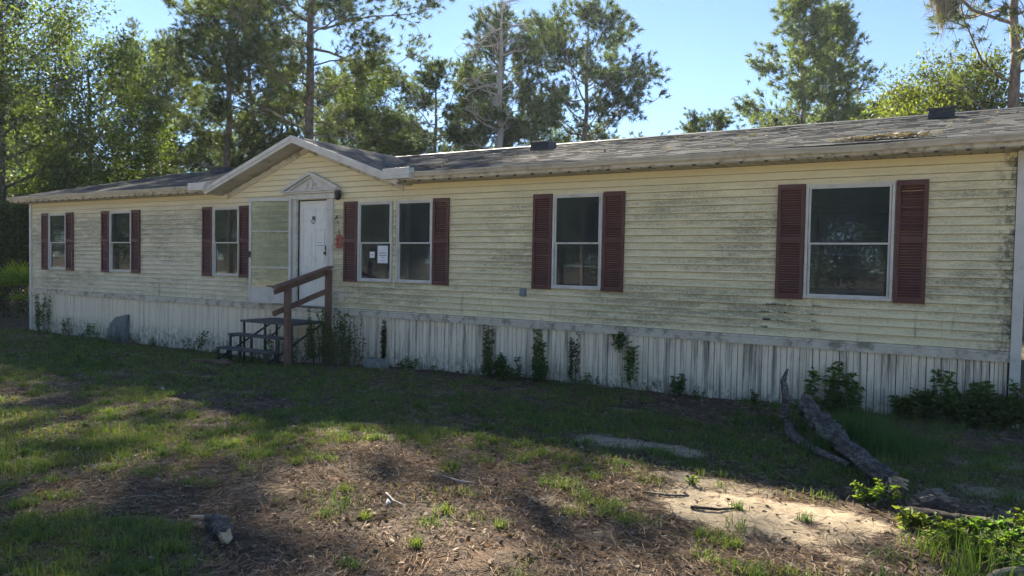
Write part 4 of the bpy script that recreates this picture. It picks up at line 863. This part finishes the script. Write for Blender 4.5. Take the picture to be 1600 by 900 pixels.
# ------------------------------------------------------------------ trees
def rv(r_, s=1.): return Vector((r_.gauss(0, s), r_.gauss(0, s), r_.gauss(0, s)))
def limb(r_, p, d, L_, seg, wander, lift):
    pts = [p.copy()]; d = d.normalized()
    for i in range(seg):
        d = (d + rv(r_, wander) + Vector((0, 0, lift))).normalized(); pts.append(pts[-1]+d*(L_/seg))
    return pts
def tree_meshes(kind, seed, H, r0, cb, spread, nb, leaf, per, tint, sub=6, up=.25, shape='round', wander=.16, lean=(0, 0), tuftL=.2, droop=0., fill=1., wl=None, dead=0):
    r_ = random.Random(seed); rn = np.random.RandomState(seed); mb = MB(); C_, A_ = [], []
    tp = [Vector((lean[0]*H*(t**1.3)+r_.gauss(0, .05)*(t > 0), lean[1]*H*t+r_.gauss(0, .05)*(t > 0), H*t-.4*(t == 0))) for t in np.linspace(0, 1, 13)]
    mb.tube(tp, [r0*(1.15-.15*min(1, t*8))*(1-t)**.75+.015 for t in np.linspace(0, 1, 13)], 9)
    def at(t): i = min(int(t*12), 11); return tp[i].lerp(tp[i+1], t*12-i)
    for i in range(nb):
        f = (i+r_.random())/nb; t = cb+(1-cb)*f**.9; t = min(t, .985); p = at(t); az_ = i*2.4+r_.gauss(0, .4)
        if shape == 'round': sp_ = spread*math.sin(math.pi*min(1, .18+.80*f))**.7
        elif shape == 'cone': sp_ = spread*(1-f)**.95+.2
        elif shape == 'flat': sp_ = spread*(.65+.5*f)*(1 if f < .85 else .6)
        elif shape == 'oval': sp_ = spread*(math.sin(math.pi*min(1, .12+.85*f)))**.5
        L_ = sp_*r_.uniform(.65, 1.1); el = up*(.4+1.2*f)+r_.gauss(0, .12)
        d = Vector((math.cos(az_)*math.cos(el), math.sin(az_)*math.cos(el), math.sin(el)))
        seg = 7; pts = limb(r_, p, d, L_, seg, wander, .04-droop); rb = max(.012, r0*.32*(L_/spread)*(1-f*.5))
        mb.tube(pts, [rb*(1-.8*k_/seg)+.004 for k_ in range(seg+1)], 5, False)
        ns = max(3, int(sub*L_/spread*1.0+1))
        for s_ in range(ns):
            u = r_.uniform(.22, 1.) if s_ else 1.; k_ = min(int(u*seg), seg-1); q = pts[k_].lerp(pts[k_+1], u*seg-k_); dd = (pts[k_+1]-pts[k_]).normalized()
            dd = (dd*.8+rv(r_, .6)+Vector((0, 0, .15))).normalized(); l2 = L_*r_.uniform(.18, .42)*(1.15-.5*u)+.15
            p2 = limb(r_, q, dd, l2, 4, .22, .05-droop); mb.tube(p2, [rb*.35*(1-.7*w2/4)+.004 for w2 in range(5)], 3, False)
            nt2 = max(1, int(per*fill*r_.uniform(.6, 1.4)))
            for w2 in range(nt2):
                u2_ = r_.uniform(.2, 1.); k2 = min(int(u2_*4), 3); c = p2[k2].lerp(p2[k2+1], u2_*4-k2)
                if kind == 'pine' and w2 % 2 == 0:         # short twig carries the tuft off the limb
                    e = c+rv(r_, .16*spread/4+.05); mb.tube([c, e], [.006, .004], 3, False) if w2 % 4 == 0 else None; c = e
                    ax = (e-p2[0]).normalized()
                else:
                    c = c+rv(r_, .10*spread/3.5 + .04); ax = (c-p).normalized()
                if r_.random() >= dead: C_.append(c); A_.append(ax+Vector((0, 0, .35)))
    wood = mb
    C_ = np.array([tuple(c) for c in C_]).reshape(-1, 3); A_ = np.array([tuple(a) for a in A_]).reshape(-1, 3)
    if len(C_) == 0: return wood, None
    A_ /= np.linalg.norm(A_, axis=1, keepdims=True)+1e-9; K = leaf[0]; n = len(C_)*K; Cc = np.repeat(C_, K, 0); Ax = np.repeat(A_, K, 0)
    clump = np.repeat(rn.uniform(.6, 1.35, (len(C_), 1)), K, 0); hue = np.repeat(rn.rand(len(C_), 1), K, 0)
    col = (np.array(tint[0])*(1-hue)+np.array(tint[1])*hue)*clump*rn.uniform(.8, 1.2, (n, 1))
    if kind == 'pine':
        D_ = Ax*.75+rn.normal(0, .62, (n, 3)); D_ /= np.linalg.norm(D_, axis=1, keepdims=True); L_ = tuftL*rn.uniform(.65, 1.15, (n, 1)); base = Cc+Ax*rn.uniform(-.5, .3, (n, 1))*tuftL
        s = np.cross(D_, rn.normal(0, 1, (n, 3))); s /= np.linalg.norm(s, axis=1, keepdims=True)+1e-9; s *= leaf[1]/2
        tip = base+D_*L_; tip[:, 2] -= .12*L_[:, 0]; v = np.stack([base-s, base+s, tip], 1).reshape(-1, 3); return wood, (v, np.arange(3*n).reshape(-1, 3), np.repeat(col, 3, 0))
    off = rn.normal(0, leaf[2], (n, 3)); D_ = off/ (np.linalg.norm(off, axis=1, keepdims=True)+1e-6)+rn.normal(0, .6, (n, 3))
    return wood, leaf_mesh(Cc+off, D_, leaf[1]*rn.uniform(.6, 1.25, n), leaf[1]*.55*rn.uniform(.7, 1.2, n), col, .15, rn)
PROTO = {}
def proto(key, bark, fol, **kw):
    wd, fm = tree_meshes(**kw); PROTO[key] = (wd.mesh('trunk', bark, True), fast_mesh('crown', fm[0], fm[1], fol, fm[2]) if fm else None)
BL = ((.045, .075, .03), (.095, .13, .035)); PN = ((.06, .09, .035), (.11, .14, .06)); PS = ((.055, .085, .04), (.085, .12, .05)); PC = ((.10, .145, .075), (.15, .19, .10)); OY = ((.085, .115, .025), (.135, .15, .04))
proto('broad_a', MBARK2, MFOL, kind='leaf', seed=1, H=11, r0=.20, cb=.10, spread=4.2, nb=44, leaf=(28, .15, .24), per=4, tint=BL, sub=9, up=.35, shape='oval')
proto('broad_b', MBARK2, MFOL, kind='leaf', seed=2, H=9, r0=.16, cb=.08, spread=3.4, nb=40, leaf=(28, .14, .24), per=4, tint=BL, sub=8, up=.45, shape='oval')
proto('oak', MBARK2, MFOL, kind='leaf', seed=3, H=6.3, r0=.15, cb=.18, spread=3.0, nb=40, leaf=(30, .10, .22), per=6, tint=OY, sub=9, up=.5, shape='round')
proto('bush', MBARK2, MFOL, kind='leaf', seed=4, H=3.0, r0=.05, cb=.05, spread=1.7, nb=26, leaf=(30, .10, .2), per=5, tint=BL, sub=6, up=.6, shape='oval')
proto('long_a', MBARK, MNEED, kind='pine', seed=5, H=20, r0=.27, cb=.34, spread=7.0, nb=46, leaf=(30, .028), per=15, tint=PN, sub=10, up=.18, shape='flat', tuftL=.26, droop=.005)
proto('long_b', MBARK, MNEED, kind='pine', seed=6, H=17, r0=.19, cb=.32, spread=4.2, nb=38, leaf=(30, .028), per=12, tint=PN, sub=9, up=.2, shape='flat', tuftL=.24, droop=.0)
proto('pine_m', MBARK, MNEED, kind='pine', seed=7, H=13, r0=.17, cb=.16, spread=4.1, nb=52, leaf=(28, .030), per=11, tint=PS, sub=9, up=.3, shape='round', tuftL=.24)
proto('pine_n', MBARK, MNEED, kind='pine', seed=8, H=12, r0=.15, cb=.14, spread=3.0, nb=50, leaf=(28, .030), per=11, tint=PS, sub=9, up=.35, shape='oval', tuftL=.22)
proto('cedar', MBARK, MNEED, kind='pine', seed=9, H=12.2, r0=.15, cb=.12, spread=4.1, nb=60, leaf=(26, .030), per=11, tint=PC, sub=8, up=.32, shape='cone', tuftL=.22, wander=.1)
proto('long_c', MBARK, MNEED, kind='pine', seed=15, H=12.4, r0=.19, cb=.30, spread=4.2, nb=30, leaf=(30, .02), per=5, tint=PN, sub=8, up=.15, shape='flat', tuftL=.24)
proto('snag', MSNAG, None, kind='pine', seed=10, H=12.6, r0=.20, cb=.34, spread=1.9, nb=46, leaf=(1, .01), per=3, tint=PS, sub=7, up=.15, shape='flat', dead=2, wander=.25)
def tree(key, x, y, lb, cat, name, sc=1., rz=0, grp='trees behind the house', szx=1.):
    root = empty(name, (x, y, float(terrain(x, y))), rz); root.scale = (sc*szx, sc*szx, sc); tag(root, lb, cat, grp)
    a, b = PROTO[key]; link('trunk', a, root)
    if b: link('crown', b, root)
    return root
T = tree
T('broad_a', -7.6, 2.6, 'large dark leafy tree filling the left edge beyond the house end', 'tree', 'broadleaf_tree', 1.0, .3)
T('broad_b', -10.2, 7.0, 'shaded bushy leafy tree right of the left-edge tree', 'tree', 'broadleaf_tree', 1.1, 1.2)
T('broad_b', -5.2, -.2, 'sunlit yellow-green edged tree low at the far left', 'tree', 'broadleaf_tree', .62, 2.2)
T('long_b', -19.5, 15.5, 'mid-distance pine with rounded crown left of the twin trunks', 'pine', 'pine_tree', .82, .4)
T('pine_m', -25, 20, 'far bushy pine behind the rounded-crown pine', 'pine', 'pine_tree', 1.2, .9)
T('long_b', -11.3, 14.5, 'slim tall pine with straight dark trunk left of the gable peak', 'pine', 'pine_tree', 1.05, 2.1)
T('long_b', -11.6, 17.0, 'slightly leaning thin pine between the slim pine and the big pine', 'pine', 'pine_tree', .95, 3.9).rotation_euler[1] = .07
T('long_a', -5.0, 14.0, 'biggest pine, thick trunk rising just right of the gable peak', 'pine', 'pine_tree', 1.0, 5.2)
T('broad_a', -7.6, 20.5, 'dark green leafy tree behind the right side of the gable', 'tree', 'broadleaf_tree', .98, .7)
T('pine_m', -11.5, 24, 'dense pine behind the dark leafy tree', 'pine', 'pine_tree', 1.05, 2.4)
T('pine_n', 1.2, 20.5, 'bushy pine behind the bleached dead tree', 'pine', 'pine_tree', 1.12, .2)
T('snag', 3.3, 17.0, 'bare bleached dead tree standing before the bushy pine', 'dead tree', 'dead_tree', 1.05, 1.4)
T('pine_m', 6.3, 19.0, 'leaning round-topped pine right of the dead tree', 'pine', 'pine_tree', 1.0, 1.9).rotation_euler[1] = .06
T('pine_n', 8.4, 21.0, 'lower bushy pine at the right foot of the round-topped pine', 'pine', 'pine_tree', .60, 2.8, szx=1.3)
T('pine_n', 11.2, 21, 'small bright pine top alone above the roof middle', 'pine', 'pine_tree', .66, .5, szx=1.1)
T('pine_m', 12.7, 23.5, 'small dark pine top right of the bright one', 'pine', 'pine_tree', .58, 1.5)
T('cedar', 14.7, 22.0, 'tall conical evergreen with open branches, left of its pair', 'evergreen', 'evergreen_tree', 1.08, .3)
T('cedar', 15.5, 23.8, 'conical evergreen right of its taller pair', 'evergreen', 'evergreen_tree', 1.02, 2.0)
T('pine_m', 18.1, 26, 'low dark pine between the evergreen pair and the yellow oak', 'pine', 'pine_tree', .70, 1.1)
T('oak', 20.0, 14.6, 'yellow-green oak rising over the right roof', 'oak', 'oak_tree', 1.04, .8)
T('oak', 21.6, 14.8, 'second yellow-green oak at the right edge', 'oak', 'oak_tree', .9, 2.9)
T('long_c', 21.4, 13.0, 'open pine with dark branches above the oaks at the right edge', 'pine', 'pine_tree', 1.0, 3.4)
T('pine_m', -3.6, 21.5, 'dense pine between the big pine and the dead tree', 'pine', 'pine_tree', .92, 5.0, szx=1.2)
T('pine_n', 2.6, 26, 'far pine filling the gap under the big pine branches', 'pine', 'pine_tree', .62, 1.8)
T('pine_n', -3.0, 27, 'far pine low behind the dead tree on its left', 'pine', 'pine_tree', .7, 2.2)
for i, (x, y, s_, lb) in enumerate([(-3.2, 3.2, 1.0, 'leafy bush behind the far left house corner'), (-4.6, 1.4, .9, 'sunlit bush low at the left photo edge'), (-2.2, 6.4, 1.1, 'bush showing behind the left roof end'), (-6.3, 4.8, 1.3, 'tall bush under the left-edge tree'), (-2.6, 3.9, .7, 'small bush behind the palmetto')]):
    T('bush', x, y, lb, 'bush', 'bush', s_, i*1.3, 'bushes beyond the left end')
# rows of woods further back and behind the camera
FL = ['deep in the woods', 'at the back of the clearing', 'in the far tree line', 'in the hazy distance']
r_ = random.Random(12); k = 0
for (x, y) in [(-40, 30), (-34, 34), (-29, 27), (-24, 33), (-19, 29), (-15, 31), (-10, 34), (-5, 37), (-36, 18), (-30, 14), (-24, 10), (-19, 6), (-21, 24), (-44, 22), (-27, 4), (-16, 22), (0, 42), (-50, 36)]:
    key, nm, ct = [('pine_m', 'pine_tree', 'pine'), ('broad_a', 'broadleaf_tree', 'tree'), ('pine_n', 'pine_tree', 'pine')][k % 3]
    q_ = (20.55-x)/(y+9.655); w_ = 'behind the left-edge tree' if q_ > 2.1 else 'behind the shaded bushy tree' if q_ > 1.75 else 'left of the slim tall pine' if q_ > 1.5 else 'around the slim tall pine' if q_ > 1.25 else 'left of the big pine' if q_ > .8 else 'behind the dead tree'
    T(key, x, y, ('farther ' if math.hypot(x-20.5, y+9.6) > 58 else 'nearer ')+['bushy pine', 'leafy tree', 'slender pine'][k % 3]+' in the back woods '+w_, ct, nm, r_.uniform(.75, 1.05), k*1.7, 'woods beyond the left half of the roof'); k += 1
k = 0
for (x, y, key, nm, ct, lb) in [(-16, -30, 'broad_a', 'broadleaf_tree', 'tree', 'leafy tree across the yard mirrored in the leftmost windows'), (-2, -36, 'pine_m', 'pine_tree', 'pine', 'pine across the yard mirrored in the left windows'), (9, -40, 'broad_b', 'broadleaf_tree', 'tree', 'low leafy tree across the yard mirrored in the paired windows'),
        (17, -38, 'broad_a', 'broadleaf_tree', 'tree', 'leafy tree across the yard mirrored in the middle window'), (25, -42, 'pine_m', 'pine_tree', 'pine', 'pine across the yard mirrored in the right window')]:
    T(key, x, y, lb, ct, nm, .85, k*1.7, 'trees across the yard'); k += 1
for i, (x, y) in enumerate([(-17, -19), (-23, -21), (-29, -19), (-35, -22), (-42, -20), (-49, -24), (-57, -22), (-66, -26)]):
    T(['broad_a', 'broad_b'][i % 2], x, y, ['leafy tree', 'lower leafy tree'][i % 2]+' in the woods mirrored in the panes left of the storm door', 'tree', 'broadleaf_tree', 1.0, i*1.9, 'woods left across the yard')
for i in range(22):
    x = -34+i*3.6; y = -44-6*math.sin(i*1.3)
    T(['broad_b', 'bush', 'broad_a', 'pine_m'][i % 4], x, y, ['low leafy tree', 'tall bush', 'leafy tree', 'pine'][i % 4]+' in the tree line across the yard, seen mirrored in the panes', ['tree', 'bush', 'tree', 'pine'][i % 4], ['broadleaf_tree', 'bush', 'broadleaf_tree', 'pine_tree'][i % 4], [1., 2.6, .8, .75][i % 4], i*1.1, 'tree line across the yard')
# palmetto at the far left
pr = empty('palmetto', (-1.75, .45, float(terrain(-1.9, -.15))+.35)); tag(pr, 'fan palmetto, sunlight put into its leaf colour, beside the far left house corner', 'palmetto')
rn = np.random.RandomState(4); mbp = MB(); C_, A_, LL = [], [], []
for f in range(16):
    az_ = rn.uniform(0, 6.28); el = rn.uniform(.5, 1.35); L_ = rn.uniform(.7, 1.15); d = Vector((math.cos(az_)*math.cos(el), math.sin(az_)*math.cos(el), math.sin(el))); tip = d*L_; mbp.tube([(0, 0, 0), tip*.5+Vector((0, 0, .05)), tip], [.012, .009, .006], 4)
    s = d.cross(Vector((0, 0, 1))).normalized(); u = s.cross(d)
    for q in range(17):
        a = (q-8)/8*1.5; dd = (d*math.cos(a)+s*math.sin(a)+u*.15).normalized(); C_.append(tuple(tip)); A_.append(tuple(dd)); LL.append(.55)
mbp.build('stalks', MSTEM, pr); v, F_, tt = leaf_mesh(np.array(C_), np.array(A_), np.array(LL), .035, np.array((.24, .36, .06))*rn.uniform(.7, 1.3, (len(C_), 1)), .1, rn)  # fronds coloured brighter in place of sun the trees block
link('fronds', fast_mesh('fronds', v, F_, MFOL, tt), pr)
# spanish moss hanging in the right-hand pine
ms = empty('hanging_moss', (19.9, 11.6, 8.6)); tag(ms, 'grey-tan beard of hanging moss in the pine at the right edge', 'moss')
rn = np.random.RandomState(9); a_, b_ = [], []
for (cx, cy, cz, l_, w_, n) in [(-.30, 0, .25, .8, .10, 200), (-.1, .1, .1, 1.35, .11, 320), (.12, -.05, .0, 1.05, .10, 260), (.34, .05, .3, .7, .09, 160), (.5, .1, .45, .45, .07, 90), (.0, .2, .4, 1.0, .16, 200), (-.5, .1, .5, .4, .06, 60)]:
    a = rn.normal(0, 1, (n, 3))*[w_, w_*.6, .12]+[cx, cy, cz]; L_ = l_*rn.beta(2, 2, n); bb = a+np.stack([rn.normal(0, .05, n)-(a[:, 0]-cx)*.7, rn.normal(0, .04, n), -L_], 1); a_.append(a); b_.append(bb)
    k_ = rn.rand(n//2, 1); m_ = a[:n//2]*(1-k_)+bb[:n//2]*k_; a_.append(m_); b_.append(m_+rn.normal(0, .09, m_.shape)-[0, 0, .12])
a = np.concatenate(a_); b = np.concatenate(b_); n = len(a); s = np.stack([np.full(n, .010), rn.normal(0, .006, n), np.zeros(n)], 1); v = np.stack([a-s, a+s, b], 1).reshape(-1, 3)
link('strands', fast_mesh('strands', v, np.arange(3*n).reshape(-1, 3), MLIT, np.repeat(np.array((.36, .31, .23))*rn.uniform(.7, 1.2, (n, 1)), 3, 0)), ms)


# ------------------------------------------------------------------ thin haze added to imitate veiling lens glare
hz = MB().box(-75, 55, -75, 75, -3, 23).build('haze', None); M = NM('veil_haze')
M.t.nodes.remove(M.b); vp = M.n('ShaderNodeVolumePrincipled'); vp.inputs['Density'].default_value = .0004; vp.inputs['Anisotropy'].default_value = .45; vp.inputs['Color'].default_value = (.72, .86, 1, 1)
M.l(vp.outputs[0], M.out.inputs['Volume']); hz.data.materials.append(M.m); tag(hz, 'thin bluish haze added in imitation of lens glare', 'haze', kind='stuff')
